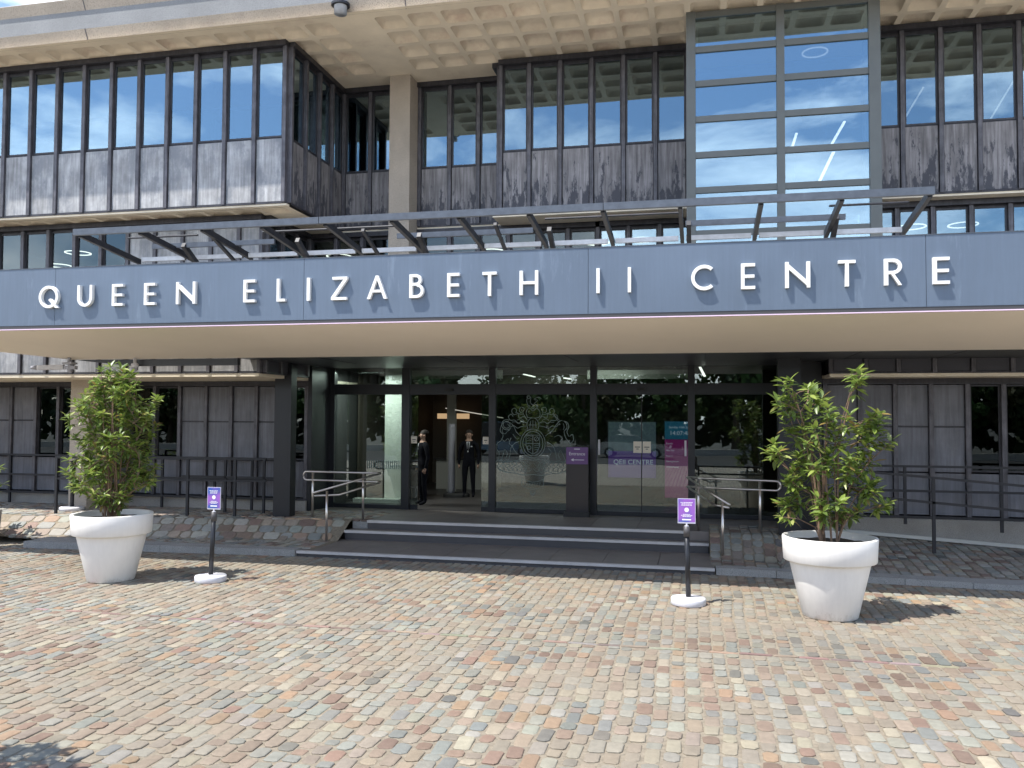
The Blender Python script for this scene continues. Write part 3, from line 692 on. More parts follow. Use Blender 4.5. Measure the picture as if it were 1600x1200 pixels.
# ------------------------------------------------------------ glazed entrance
D = thing('glazed_entrance', (-3.4, 17.9, .43), 'black framed glass entrance screen with open sliding doors', 'entrance')
yd = 17.9
for a, b in ((-8.29, -8.08), (-6.47, -6.29), (-4.47, -4.32), (-2.26, -2.12), (-.23, -.09), (1.54, 1.74)):
    box('post', m_black, D, a, b, yd-.06, yd+.10, .43, 3.60)
px = [(-8.08, -6.47), (-6.29, -4.47), (-4.32, -2.26), (-2.12, -.23), (-.09, 1.54)]
for a, b in px:
    box('transom', m_black, D, a+.001, b-.001, yd-.045, yd+.09, 2.975, 3.205)
    box('head', m_black, D, a+.001, b-.001, yd-.04, yd+.08, 3.565, 3.60)
    box('transom_pane', m_lo_glass, D, a+.001, b-.001, yd-.004, yd+.004, 3.206, 3.564)
    if a != -6.29: box('bottom_rail', m_black, D, a+.001, b-.001, yd-.035, yd+.06, .435, .52)
box('sensor', m_ink, D, -5.46, -5.28, yd-.09, yd-.046, 3.05, 3.10); box('sensor', m_ink, D, -1.27, -1.1, yd-.09, yd-.046, 3.06, 3.11)
def dpane(a, b, z0=.521, z1=2.974, y=yd): return box('door_pane', m_lo_glass, D, a, b, y-.005, y+.005, z0, z1)
dpane(-8.079, -6.471)
for a, b in ((-6.289, -6.11), (-4.65, -4.471)):
    dl = box('sliding_door', m_black, D, a, b, yd+.02, yd+.05, .435, .53); box('pane', m_lo_glass, dl, a, b, yd+.03, yd+.04, .531, 2.96)
crest_pane = dpane(-4.319, -2.261)
dpane(-2.119, -1.19); dpane(-1.17, -.231); dpane(-.089, 1.539)
box('door_joint', m_ink, D, -1.19, -1.17, yd-.008, yd+.008, .521, 2.974)
for i in range(28):
    pass
# notices on the doors
def notice(x0, x1, z0, z1, y=yd-.012):
    o = box('notice', m_paper, D, x0, x1, y-.002, y, z0, z1)
    box('print', m_ink, o, x0+.03, x1-.03, y-.004, y-.0025, (z0+z1)/2-.005, (z0+z1)/2+.012); box('print', m_ink, o, x0+.06, x1-.06, y-.004, y-.0025, (z0+z1)/2-.045, (z0+z1)/2-.03)
notice(-1.35, -1.18, 1.75, 1.99); notice(-1.155, -.99, 1.75, 1.99); notice(-6.27, -6.13, 1.89, 2.05, yd+.02); notice(-4.62, -4.49, 1.89, 2.05, yd+.02)
box('door_handle', m_ltgrey, D, -2.09, -2.05, yd-.03, yd-.01, 1.7, 2.02); box('door_handle', m_ltgrey, D, -.30, -.26, yd-.03, yd-.01, 1.7, 2.02)
# etched heraldic crest
def ribbon(mb, pts, wd=.011, closed=False, y=yd-.009):
    P = [Vector((p[0], 0, p[1])) for p in pts]; n = len(P)
    if closed: P = P+[P[0], P[1]]; n += 1
    L_ = []
    for i in range(n):
        d = (P[min(i+1, len(P)-1)]-P[max(i-1, 0)]); d = d.normalized() if d.length > 0 else Vector((1, 0, 0)); q = Vector((-d.z, 0, d.x))*wd/2
        L_ += [P[i]+q, P[i]-q]
    V = [(v.x, y, v.z) for v in L_]; mb.add(V, [(2*i, 2*i+1, 2*i+3, 2*i+2) for i in range(n-1)])
def cr(pts, n=7):  # smooth through points
    out = []; P = [pts[0]]+list(pts)+[pts[-1]]
    for i in range(1, len(P)-2):
        for k in range(n):
            t = k/n; p0, p1, p2, p3 = P[i-1], P[i], P[i+1], P[i+2]
            out.append(tuple(.5*((2*p1[j])+(-p0[j]+p2[j])*t+(2*p0[j]-5*p1[j]+4*p2[j]-p3[j])*t*t+(-p0[j]+3*p1[j]-3*p2[j]+p3[j])*t**3) for j in (0, 1)))
    out.append(pts[-1]); return out
crest = MB(); cx, cz = -3.50, 1.92
def rb_(pts, wd=.011, mir=False, sm=True):
    for s_ in ((1, -1) if mir else (1,)):
        q = [(cx+s_*p[0], cz+p[1]) for p in pts]; ribbon(crest, cr(q) if sm else q, wd)
circ = lambda x, y, r, a0=0, a1=360, ry=None: [(x+r*math.cos(R(a0+(a1-a0)*k/16)), y+(ry or r)*math.sin(R(a0+(a1-a0)*k/16))) for k in range(17)]
rb_(circ(0, 0, .27, ry=.31)); rb_(circ(0, 0, .22, ry=.26)); rb_([(-.15, .18), (-.15, -.05), (-.10, -.17), (0, -.23), (.10, -.17), (.15, -.05), (.15, .18), (-.15, .18)], sm=False)
rb_([(0, .18), (0, -.22)], sm=False); rb_([(-.15, 0), (.15, 0)], sm=False)
for xx, zz in ((-.08, .1), (.08, -.1)):
    for j in range(3): rb_([(xx-.05, zz+.05-j*.045), (xx, zz+.065-j*.045), (xx+.05, zz+.05-j*.045)], .008)
rb_(circ(.08, .1, .045)); rb_(circ(-.08, -.09, .04)); rb_([(.05, .06), (.11, .14)], .008, sm=False)
# helmet, crown, crest lion
rb_([(-.11, .30), (-.13, .42), (-.08, .52), (0, .55), (.08, .52), (.13, .42), (.11, .30)]); rb_([(-.09, .40), (.09, .40)]); rb_([(-.07, .34), (-.05, .48)]); rb_([(0, .34), (0, .5)]); rb_([(.07, .34), (.05, .48)])
rb_([(-.12, .56), (-.15, .68), (-.08, .76), (0, .70), (.08, .76), (.15, .68), (.12, .56), (-.12, .56)]); rb_(circ(0, .77, .025)); rb_(circ(-.09, .80, .02)); rb_(circ(.09, .80, .02))
rb_([(-.10, .80), (-.14, .92), (-.10, 1.02), (-.05, .99), (-.06, .90), (-.02, .84), (.07, .84), (.10, .78)]); rb_([(.02, .86), (.10, .93), (.02, .95), (.12, 1.0), (.18, .96)])
rb_(circ(-.10, 1.0, .035))
# mantling curls
rb_([(.12, .50), (.20, .58), (.30, .55), (.33, .64), (.42, .62), (.47, .70), (.42, .76), (.36, .72), (.38, .66)], mir=True)
rb_([(.13, .44), (.24, .47), (.33, .43), (.40, .50), (.50, .50), (.54, .58), (.48, .63), (.44, .58)], mir=True)
rb_([(.14, .38), (.26, .36), (.34, .33), (.42, .38), (.50, .36), (.56, .42)], mir=True); rb_([(.16, .56), (.22, .66), (.19, .75), (.27, .78), (.30, .70), (.25, .66)], mir=True)
rb_([(.2, .49), (.27, .53), (.35, .5)], .008, True); rb_([(.22, .62), (.3, .64), (.38, .68)], .008, True); rb_([(.28, .42), (.36, .46), (.46, .46)], .008, True)
# supporters (lion on one side, horse with a horn on the other)
rb_([(-.27, .16), (-.36, .24), (-.42, .36), (-.50, .44), (-.62, .46), (-.70, .38), (-.72, .26), (-.66, .18), (-.70, .06), (-.78, .0), (-.80, -.12), (-.74, -.22), (-.76, -.34), (-.70, -.36), (-.66, -.26), (-.62, -.14), (-.56, -.22), (-.60, -.34), (-.54, -.36), (-.50, -.24), (-.48, -.10), (-.40, .0), (-.30, .04)])
rb_(circ(-.58, .40, .075)); rb_(circ(-.58, .40, .11, 60, 330)); rb_([(-.64, .34), (-.68, .26), (-.62, .2), (-.56, .26), (-.5, .3)], .008); rb_([(-.44, .2), (-.36, .1), (-.3, .12)], .008)
rb_([(-.78, -.05), (-.86, .02), (-.88, .14), (-.82, .2), (-.84, .1)]); rb_([(-.48, .12), (-.52, 0), (-.46, -.06), (-.4, -.16), (-.34, -.22)]); rb_([(-.7, .1), (-.62, .04), (-.56, .1), (-.5, .04)], .008)
rb_([(.27, .16), (.34, .22), (.44, .30), (.52, .42), (.62, .50), (.72, .44), (.74, .34), (.68, .26), (.72, .12), (.80, .02), (.80, -.12), (.74, -.22), (.78, -.34), (.72, -.36), (.66, -.24), (.60, -.14), (.56, -.24), (.60, -.34), (.54, -.36), (.50, -.22), (.46, -.08), (.38, .0), (.30, .04)])
rb_([(.56, .47), (.42, .66)], sm=False); rb_([(.58, .50), (.42, .66)], sm=False); rb_([(.62, .50), (.74, .46), (.78, .36), (.74, .26), (.78, .16)], .012); rb_(circ(.58, .42, .012)); rb_([(.66, .44), (.68, .36), (.66, .3)], .008)
rb_([(.46, .14), (.56, .18), (.64, .12), (.58, .04)], .008); rb_([(.34, -.1), (.4, -.18), (.36, -.26)], .009); rb_([(.80, .0), (.88, .08), (.86, .2), (.8, .16)])
# compartment and ribbons
for k_ in range(7):
    a = .10+.1*k_
    rb_([(a-.08, -.42-.02*(k_ % 2)), (a, -.48), (a+.06, -.43), (a+.02, -.38), (a-.03, -.43)], .01, True)
    rb_([(a-.08, -.54), (a-.02, -.60-.02*(k_ % 2)), (a+.05, -.56), (a+.03, -.50), (a-.04, -.53)], .01, True)
rb_([(0, -.36), (.2, -.34), (.42, -.38), (.62, -.40), (.76, -.36), (.82, -.42)], .013, True); rb_([(0, -.66), (.2, -.68), (.42, -.64), (.62, -.62), (.78, -.52), (.74, -.45)], .013, True)
rb_([(-.24, -.76), (-.24, -.90), (-.12, -.96), (0, -.98), (.12, -.96), (.24, -.90), (.24, -.76), (.12, -.81), (0, -.83), (-.12, -.81), (-.24, -.76)], .01, sm=False)
for k_ in range(-3, 4): rb_([(k_*.055-.015, -.86-.0+abs(k_)*.006), (k_*.055-.015, -.92+abs(k_)*.006)], .008, sm=False); rb_([(k_*.055-.015, -.86+abs(k_)*.006), (k_*.055+.015, -.87+abs(k_)*.006)], .008, sm=False)
rb_([(-.05, -1.0), (-.05, -1.06), (0, -1.12), (.05, -1.06), (.05, -1.0)]); rb_(circ(0, -1.05, .03), .008)
crest.obj('etched_crest', m_etch, crest_pane)
# safety manifestation bars on the fixed pane
mb = MB()
for k_ in range(17): mb.box(-7.30+k_*.05, -7.278+k_*.05, yd-.010, yd-.006, 1.32, 1.50)
mb.obj('frosted_bars', m_etch, D)

# ------------------------------------------------------------ lobby behind the doors
LB = thing('lobby_room', (-3, 22, .43), 'dim entrance lobby with dark walls seen through the glass doors', 'lobby')
box('lobby_floor', m_roomf, LB, -8.2, 2.2, 17.95, 25.9, .3, .43)
box('lobby_back', m_roomw, LB, -8.2, 2.2, 25.5, 25.6, .43, 3.9); box('lobby_side', m_roomw, LB, -8.25, -8.2, 19.6, 25.5, .43, 3.9); box('lobby_side', m_roomw, LB, 2.2, 2.25, 17.95, 25.5, .43, 3.9)
box('lobby_ceiling', m_room, LB, -8.2, 2.2, 19.6, 25.5, 3.9, 3.95)
box('bulkhead', m_lobbyceil, LB, -7.35, -4.9, 20.9, 21.0, 3.46, 3.68); box('bulkhead', m_lobbyceil, LB, -2.72, -.26, 20.9, 21.0, 3.44, 3.66)
box('bulkhead', m_roomw, LB, -8.2, 2.2, 21.2, 21.3, 3.30, 3.9)
box('ceiling_track', m_riser, LB, -7.3, -.2, 20.7, 20.74, 3.74, 3.77)
box('lit_pillar', m_lobbywhite, LB, -7.42, -7.0, 19.3, 19.7, .43, 3.89); box('white_plinth', m_lobbywhite, LB, -8.1, -6.95, 19.0, 19.29, .43, .52)
box('lobby_wall', m_lobbyceil, LB, -6.8, -6.55, 22.4, 22.5, .43, 3.2)
def area(x, y, z, sx, sy, e, name='added_pillar_light'):
    l = bpy.data.lights.new(name, 'AREA'); l.shape = 'RECTANGLE'; l.size = sx; l.size_y = sy; l.energy = e; l.color = (.95, 1, .93)
    o = bpy.data.objects.new(name, l); C.objects.link(o); o.location = (x, y, z); return o
area(-7.45, 18.45, 3.5, .8, .3, 48)  # added hidden lamp that brightens the white pillar, no fitting there
area(-3.0, 20.3, 3.85, 3.0, .3, 28, 'added_lobby_light')  # added fill that lifts the dim lobby, on top of its weak ceiling strips
def lobby(name, mt, b, lab, cat, parts=()):
    o = box(name, mt, None, *b); tag(o, lab, cat)
    for nm, m2, bb in parts: box(nm, m2, o, *bb)
    return o
lobby('reception_desk', m_lobbyceil, (-7.35, -5.6, 23.2, 23.9, .43, 1.26), 'pale fronted reception desk behind the open doorway', 'desk', [('counter', m_ink, (-7.4, -5.55, 23.1, 24, 1.262, 1.31))])
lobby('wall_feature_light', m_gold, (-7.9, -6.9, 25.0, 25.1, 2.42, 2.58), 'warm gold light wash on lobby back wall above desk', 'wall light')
sp = thing('security_scanner_post', (-6.24, 21, .43), 'grey rounded scanner column on black foot inside doorway', 'scanner')
m = MB(); m.lathe([(.085, .5), (.09, .6), (.09, 2.22), (.075, 2.30)], -6.24, 21, 20); m.obj('column', m_grey_pl, sp, True); m = MB(); m.lathe([(.34, .43), (.34, .50), (.30, .53)], -6.1, 21, 24); m.obj('foot', m_ink, sp)
sg = thing('barrier_post', (-6.72, 20, .43), 'slim chrome barrier post beside the white plinth', 'barrier post'); m = MB(); m.tube([(-6.72, 20, .43), (-6.72, 20, 1.5)], .02); m.obj('pole', m_stain, sg); m = MB(); m.lathe([(.08, .432), (.08, .45)], -6.72, 20, 16); m.obj('foot', m_stain, sg)
def text(s_, size, loc, mt, parent, name='lettering', align='CENTER', rot=(R(90), 0, 0)):
    cu = bpy.data.curves.new(name, 'FONT'); cu.body = s_; cu.size = size; cu.align_x = align; cu.extrude = .001; cu.resolution_u = 3; cu.materials.append(mt)
    o = bpy.data.objects.new(name, cu); C.objects.link(o)
    me = bpy.data.meshes.new_from_object(o.evaluated_get(bpy.context.evaluated_depsgraph_get())); bpy.data.objects.remove(o)
    me.transform(Matrix.Rotation(R(90), 4, 'X'))
    return link(name, me, parent, loc)
def em(n, c, s_=.35): return mat(n, c, .5, emit=c, estr=s_*.6)
t1 = thing('schedule_screen', (-.45, 20.4, .43), 'tall magenta and blue lobby schedule screen showing the time 14:07', 'screen')
box('stand', m_ink, t1, -.85, -.1, 20.42, 20.5, .43, 2.45); box('blue_panel', em('scr_blue', (.03, .19, .34), .35), t1, -.80, -.15, 20.40, 20.415, 1.98, 2.40); box('magenta_panel', em('scr_mag', (.34, .03, .22), .35), t1, -.80, -.15, 20.40, 20.415, .6, 1.975)
m_txt = em('scr_text', (.65, .7, .8), .5)
text('Sunday 10th Jul', .075, (-.47, 20.39, 2.24), m_txt, t1); text('14:07:48', .14, (-.45, 20.39, 2.08), m_txt, t1); text('Events', .06, (-.77, 20.39, 1.86), m_txt, t1, align='LEFT')
for k_, L_ in enumerate(('Main Hall', 'Floor 3', 'Fleming Room', 'Whittle Room')): text(L_, .05, (-.77, 20.39, 1.70-.13*k_), m_txt, t1, align='LEFT')
t2 = thing('video_wall', (-1.6, 20.6, .43), 'wide lobby display showing a picture above a purple band', 'display')
box('casing', m_ink, t2, -2.2, -.98, 20.62, 20.7, 1.0, 2.42)
box('picture_panel', mat('scr_pic', (.06, .09, .08), .5, var=.9, vscale=5, emit=(.05, .07, .09), estr=.6), t2, -2.16, -1.02, 20.60, 20.615, 1.68, 2.38)
box('purple_panel', em('scr_purple', (.12, .05, .30), .35), t2, -2.16, -1.02, 20.60, 20.615, 1.04, 1.675)
text('QEII CENTRE', .165, (-1.56, 20.59, 1.36), m_txt, t2)
tt = thing('entrance_totem', (-2.47, 17.45, .43), 'black entrance totem with purple sign and left pointing arrow', 'sign')
box('body', mat('totem_black', (.022, .022, .028), .2), tt, -2.70, -2.24, 17.40, 17.55, .53, 1.88); box('plinth', m_ink, tt, -2.75, -2.22, 17.38, 17.57, .433, .529)
pp = box('sign_panel', mat('purple_sign', (.13, .06, .20), .5), tt, -2.695, -2.245, 17.388, 17.399, 1.52, 1.87)
m_wp = mat('sign_white', (.75, .74, .78), .6)
text('Entrance', .095, (-2.47, 17.385, 1.705), m_wp, pp); m = MB(); y = 17.384
m.add([(-2.60, y, 1.61), (-2.54, y, 1.58), (-2.54, y, 1.64)], [(0, 1, 2)]); m.add([(-2.542, y, 1.604), (-2.32, y, 1.604), (-2.32, y, 1.616), (-2.542, y, 1.616)], [(0, 1, 2, 3)]); m.box(-2.53, -2.41, y-.001, y, 1.825, 1.84); m.obj('arrow', m_wp, pp)
# other lobby bits
lobby('side_table', m_ink, (.2, .9, 19.9, 20.4, .43, 1.2), 'dark table with small monitor at right of lobby', 'table', [('monitor', m_black, (.3, .6, 20.1, 20.13, 1.22, 1.42))])
for a, b, lab in (((-4.06, 19.6, 3.50), (-3.72, 19.2, 3.42), 'short white strip light hanging at centre of lobby'), ((-3.2, 20.3, 3.44), (-3.0, 20.0, 3.40), 'tiny white strip light deeper in the lobby'), ((.02, 19.3, 3.62), (.12, 18.9, 3.40), 'slanting cream strip light behind right transom pane')):
    striplight(a, b, lab, .05, 'lobby strip lights')
striplight((-6.9, 22.6, 2.72), (-5.0, 21.5, 2.46), 'thin bright light line crossing above the doorway', .018, 'lobby strip lights', em('line_glow', (.8, .75, .65), .6))

# ------------------------------------------------------------ people
def person(loc, face, hgt, label, badge=False):
    p = thing('person', loc, label, 'person'); s_ = hgt/1.78
    Vt = {'pel': (0, 0, .95, .15), 'wst': (0, 0, 1.10, .135), 'chs': (0, .0, 1.30, .165), 'nkb': (0, 0, 1.46, .085), 'nk': (0, -.005, 1.53, .052), 'hd': (0, -.02, 1.64, .085), 'ht': (0, -.01, 1.72, .07)}
    for sx, n_ in ((-1, 'l'), (1, 'r')):
        Vt['sh'+n_] = (sx*.19, 0, 1.41, .072); Vt['el'+n_] = (sx*.265, .03, 1.14, .052); Vt['wr'+n_] = (sx*.26, -.04, .90, .036); Vt['pm'+n_] = (sx*.255, -.055, .84, .036)
        Vt['hp'+n_] = (sx*.095, 0, .90, .105); Vt['kn'+n_] = (sx*.11, -.01, .50, .070); Vt['an'+n_] = (sx*.12, .02, .09, .050); Vt['to'+n_] = (sx*.14, -.15, .04, .040)
    E_ = [('pel', 'wst'), ('wst', 'chs'), ('chs', 'nkb'), ('nkb', 'nk'), ('nk', 'hd'), ('hd', 'ht')]
    for n_ in 'lr':
        E_ += [('nkb', 'sh'+n_), ('sh'+n_, 'el'+n_), ('el'+n_, 'wr'+n_), ('wr'+n_, 'pm'+n_), ('pel', 'hp'+n_), ('hp'+n_, 'kn'+n_), ('kn'+n_, 'an'+n_), ('an'+n_, 'to'+n_)]
        sx = -1 if n_ == 'l' else 1
        for q in range(4):
            Vt['f%d%s' % (q, n_)] = (sx*.25+(q-1.5)*.004, -.055+(q-1.5)*.021, .755+abs(q-1.3)*.008, .0095); E_.append(('pm'+n_, 'f%d%s' % (q, n_)))
        Vt['th'+n_] = (sx*.235, -.11, .80, .011); E_.append(('pm'+n_, 'th'+n_))
    names = list(Vt); c, sn = math.cos(face), math.sin(face)
    me = bpy.data.meshes.new('body'); me.from_pydata([((Vt[k][0]*c-Vt[k][1]*sn)*s_, (Vt[k][0]*sn+Vt[k][1]*c)*s_, Vt[k][2]*s_) for k in names], [(names.index(a), names.index(b)) for a, b in E_], [])
    for mm in (m_suit, m_skin): me.materials.append(mm)
    o = link('body', me, p, loc); sk = o.modifiers.new('skin', 'SKIN'); o.modifiers.new('sub', 'SUBSURF').levels = 1; o.modifiers['sub'].render_levels = 2
    sk.use_smooth_shade = True
    for i, k in enumerate(names):
        r_ = Vt[k][3]*s_; me.skin_vertices[0].data[i].radius = (r_, r_); me.skin_vertices[0].data[i].use_root = (k == 'pel')
    dg = bpy.context.evaluated_depsgraph_get(); ev = o.evaluated_get(dg); nm = bpy.data.meshes.new_from_object(ev); o.modifiers.clear()
    nm.materials.clear(); nm.materials.append(m_suit); nm.materials.append(m_skin)
    for pl in nm.polygons:
        z = pl.center.z/s_; pl.material_index = 1 if (z > 1.50 or (z < .875 and z > .7 and abs(pl.center.x*c+pl.center.y*sn)/s_ > .2)) else 0
    o.data = nm
    def add(mb_, n_, mt_):
        mb_.V = [(loc[0]+(x*c-y*sn)*s_, loc[1]+(x*sn+y*c)*s_, loc[2]+z*s_) for x, y, z in mb_.V]; mb_.obj(n_, mt_, p, True)
    m = MB(); V = []; n = 14
    for k in range(6):
        ph = R(8+82*k/5)
        for j in range(n): a = 2*math.pi*j/n; V.append((.098*math.cos(ph)*math.cos(a), .012+.11*math.cos(ph)*math.sin(a), 1.665+.10*math.sin(ph)))
    V = [(a, b+.024, c_+.026) for a, b, c_ in V]; m.add(V, [(k*n+j, k*n+(j+1) % n, (k+1)*n+(j+1) % n, (k+1)*n+j) for k in range(5) for j in range(n)]); add(m, 'hair', m_hair)
    m = MB(); m.add([(-.05, -.125, 1.47), (.05, -.125, 1.47), (.012, -.178, 1.2), (-.012, -.178, 1.2)], [(0, 1, 2, 3)]); add(m, 'shirt', m_shirt)
    m = MB(); m.add([(-.014, -.135, 1.46), (.014, -.135, 1.46), (.02, -.183, 1.24), (-.02, -.183, 1.24)], [(0, 1, 2, 3)]); add(m, 'tie', m_suit)
    m = MB(); m.add([(-.012, -.10, 1.635), (.012, -.10, 1.635), (0, -.128, 1.625), (0, -.1, 1.665)], [(0, 1, 2), (0, 2, 3), (1, 3, 2)]); add(m, 'nose', m_skin)
    m = MB(); m.box(-.042, -.02, -.102, -.094, 1.655, 1.665); m.box(.02, .042, -.102, -.094, 1.655, 1.665); m.box(-.025, .025, -.098, -.09, 1.592, 1.60); add(m, 'facial_features', m_hair)
    for sx in (-1, 1): m = MB(); m.box(sx*.092-.008, sx*.092+.008, -.02, .02, 1.62, 1.67); add(m, 'ear', m_skin)
    if badge: m = MB(); m.box(.07, .12, -.172, -.165, 1.33, 1.36); add(m, 'badge', m_shirt)
    return p
person((-5.75, 20.9, .43), .1, 1.72, 'man in dark suit and tie standing behind grey scanner column', True)
person((-6.26, 18.75, .43), -.9, 1.74, 'man in dark suit half hidden behind left sliding door', True)

# ------------------------------------------------------------ handrails
def handrail(name, label, grp, pts_top, posts, loop_r=.085, gap=.17):
    o = thing(name, (posts[0][0], posts[0][1], posts[0][2]), label, 'handrail', grp)
    A, Bm, Cc = [Vector(p) for p in pts_top]
    d = (Bm-A).normalized()
    lo = Vector((0, 0, -gap))
    m = MB(); loop = []
    for k in range(9): a = R(90+180*k/8); loop.append(A-d*0+Vector((0, 0, -gap/2))+d*(math.cos(a)*gap/2)+Vector((0, 0, math.sin(a)*gap/2)))
    m.tube([Bm+lo*0]+[A]+loop[1:-1]+[A+lo, Bm+lo], .021, 8); m.obj('top_rail', m_stain, o, True)
    m = MB(); m.tube([Bm+Vector((0, 0, .002)), Cc], .021, 8); m.obj('sloping_rail', m_stain, o, True)
    m = MB(); m.tube([Bm+lo, Bm+(Cc-Bm)*.62+lo*1.05, Cc+lo*.35-(Cc-Bm)*.02], .021, 8); m.obj('sloping_rail', m_stain, o, True)
    for x, y, z, zt in posts:
        m = MB(); m.tube([(x, y, z), (x, y, zt)], .024, 10); m.obj('post', m_stain, o, True)
    return o
handrail('stainless_handrail', 'stainless steel handrail with looped end left of the steps', 'stainless handrails flanking the steps', ((-7.80, 15.95, 1.36), (-6.12, 15.70, 1.37), (-7.15, 14.88, 1.03)), [(-7.66, 15.93, .44, 1.36), (-6.50, 15.76, .44, 1.37), (-6.93, 15.02, .1, 1.06)])
handrail('stainless_handrail', 'stainless steel handrail with looped end right of the steps', 'stainless handrails flanking the steps', ((1.33, 15.82, 1.37), (-.22, 15.98, 1.39), (.50, 14.85, 1.02)), [(1.06, 15.85, .42, 1.37), (-.02, 15.96, .43, 1.38), (.385, 15.0, .1, 1.06)])
def black_rail(label, segs, posts, grp='black metal ramp railings', r=.022):
    o = thing('black_railing', (posts[0][0], posts[0][1], posts[0][2]), label, 'railing', grp)
    for a, b in segs: m = MB(); m.beam(a, b, .045, .04); m.obj('rail', m_rail, o)
    for x, y, z, zt in posts: m = MB(); m.beam((x, y, z), (x, y, zt), .05, .045, (0, 1, 0)); m.obj('post', m_rail, o)
    return o
black_rail('black railing along the wall behind left planter', [((-18, 16.75, z), (-8.6, 16.75, z)) for z in (1.555, 1.10, .70)], [(x, 16.78, .44 if i % 2 == 0 else .44, 1.535) for i, x in enumerate((-17.6, -15.7, -13.9, -11.7, -10.4, -9.5, -8.72))])
black_rail('black railing on terrace edge left of black canopy post', [((-13.1, 15.2, z), (-8.6, 15.75, z)) for z in (1.60, 1.16)], [(-13.08, 15.2, .42, 1.59), (-10.25, 15.55, .42, 1.6), (-9.25, 15.67, .42, 1.6)])
black_rail('short black ramp railing left of entrance, upright bars', [((-10.9, 16.3, 1.57), (-8.55, 16.3, 1.57)), ((-10.9, 16.3, 1.18), (-8.55, 16.3, 1.18))], [(-10.75, 16.3, .44, 1.55), (-9.85, 16.3, .44, 1.55), (-8.95, 16.3, .44, 1.55)])
black_rail('black sloping ramp railing in front of right facade', [((1.9, 15.3, 1.665), (8.5, 15.3, 1.15)), ((1.9, 15.3, 1.25), (8.5, 15.3, .74))], [(2.3, 15.3, .36, 1.62), (3.8, 15.3, .27, 1.50), (6.2, 15.3, .15, 1.32)])
black_rail('black level railing along base of right facade', [((2.3, 16.45, z), (8.4, 16.45, z)) for z in (1.64, 1.20, .735)], [(3.62, 16.48, .6, 1.62), (5.2, 16.48, .5, 1.62), (7, 16.48, .4, 1.62)])
box('ramp_edging', m_lobbyceil, ap2, 2.3, 8.5, 16.60, 16.68, .0, .10) if False else None
m = MB(); m.beam((2.4, 16.70, .43), (8.5, 16.70, .06), .06, .06); m.obj('ramp_edging', mat('pale_edging', (.5, .5, .47), .8), ap2)

# ------------------------------------------------------------ sign stands
def stand(x, y, tilt, label, bw):
    o = thing('sign_stand', (x, y, 0), label, 'sign stand', 'portrait notices on barrier posts')
    m = MB(); m.lathe([(.225, .0), (.232, .012), (.232, .075), (.222, .09), (.05, .10)], x, y, 40); m.obj('base', m_ltgrey, o, True)
    tx = x+tilt
    m = MB(); m.tube([(x, y, .10), (tx, y, .99)], .034, 14); m.obj('pole', m_black, o, True)
    m = MB(); m.tube([(tx, y, .90), (tx, y, 1.035)], .042, 14); m.obj('belt_head', m_riser, o, True)
    m = MB(); m.tube([(tx, y, 1.035), (tx, y, 1.075)], .012, 8); m.tube([(tx, y, 1.037), (tx, y, 1.047)], .03, 10); m.obj('clip', m_ltgrey, o)
    b0, b1, z0, z1 = tx-bw/2, tx+bw/2, 1.075, 1.41
    hb = box('holder', mat('acrylic', (.5, .5, .6), .2), o, b0, b1, y-.008, y+.008, z0, z1)
    gm = mat('poster_gradient', (.2, .1, .5), .25); t = gm.node_tree; g_ = N(t, 'ShaderNodeNewGeometry'); n_ = N(t, 'ShaderNodeTexNoise'); n_.inputs['Scale'].default_value = 5; n_.inputs['Detail'].default_value = 0
    q = N(t, 'ShaderNodeValToRGB'); q.color_ramp.elements[0].position = .38; q.color_ramp.elements[0].color = (.05, .11, .40, 1); q.color_ramp.elements[1].position = .62; q.color_ramp.elements[1].color = (.30, .12, .50, 1)
    t.links.new(g_.outputs['Position'], n_.inputs[0]); t.links.new(n_.outputs[0], q.inputs[0]); t.links.new(q.outputs[0], t.nodes['Principled BSDF'].inputs['Base Color'])
    ps = box('poster', gm, hb, b0+.008, b1-.008, y-.0095, y-.0085, z0+.02, z1-.008)
    m = MB(); yy = y-.0105
    for zz, ww in ((1.355, .68), (1.337, .55), (1.320, .60), (1.197, .40), (1.182, .62), (1.167, .45)):
        x_ = tx-bw*ww/2
        while x_ < tx+bw*ww/2-.01:
            l = rnd.uniform(.012, .032); l = min(l, tx+bw*ww/2-x_); m.box(x_, x_+l, yy, yy+.0005, zz-.004, zz+.004); x_ += l+.006
    m.box(tx-bw*.25, tx+bw*.25, yy, yy+.0005, 1.118, 1.136)
    m.add([(tx+.03*math.cos(R(a)), yy, 1.258+.03*math.sin(R(a))) for a in range(0, 360, 20)], [tuple(range(18))])
    m.obj('print', m_white, ps)
    return o
stand(-7.19, 11.54, .035, 'thin blue and purple notice on black post beside left planter', .22)
stand(-.15, 11.66, -.02, 'thin blue and purple notice on black post between steps and right planter', .235)

# ------------------------------------------------------------ planters
LEAF = []
for v in range(5):
    k = rnd.uniform(.8, 1.2)
    L_, W_ = .150, .023*k
    V = [(0, 0, 0), (L_*.35, W_, .006), (L_*.7, W_*.8, -.002), (L_, 0, -.018), (L_*.7, -W_*.8, -.002), (L_*.35, -W_, .006), (L_*.35, 0, -.002), (L_*.7, 0, -.010)]
    Fc = [(0, 6, 1), (1, 6, 7, 2), (2, 7, 3), (0, 5, 6), (5, 4, 7, 6), (4, 3, 7)]
    LEAF.append((V, Fc))
LC = [(.18, .26, .05), (.24, .32, .065), (.12, .18, .045), (.31, .38, .09), (.20, .28, .08), (.38, .42, .14), (.30, .22, .07)]
LM = {}
def leaf_mesh(v, c):
    if (v, c) not in LM: LM[(v, c)] = mesh('leaf', LEAF[v][0], LEAF[v][1], m_leaf, True, [LC[c]]*8)
    return LM[(v, c)]
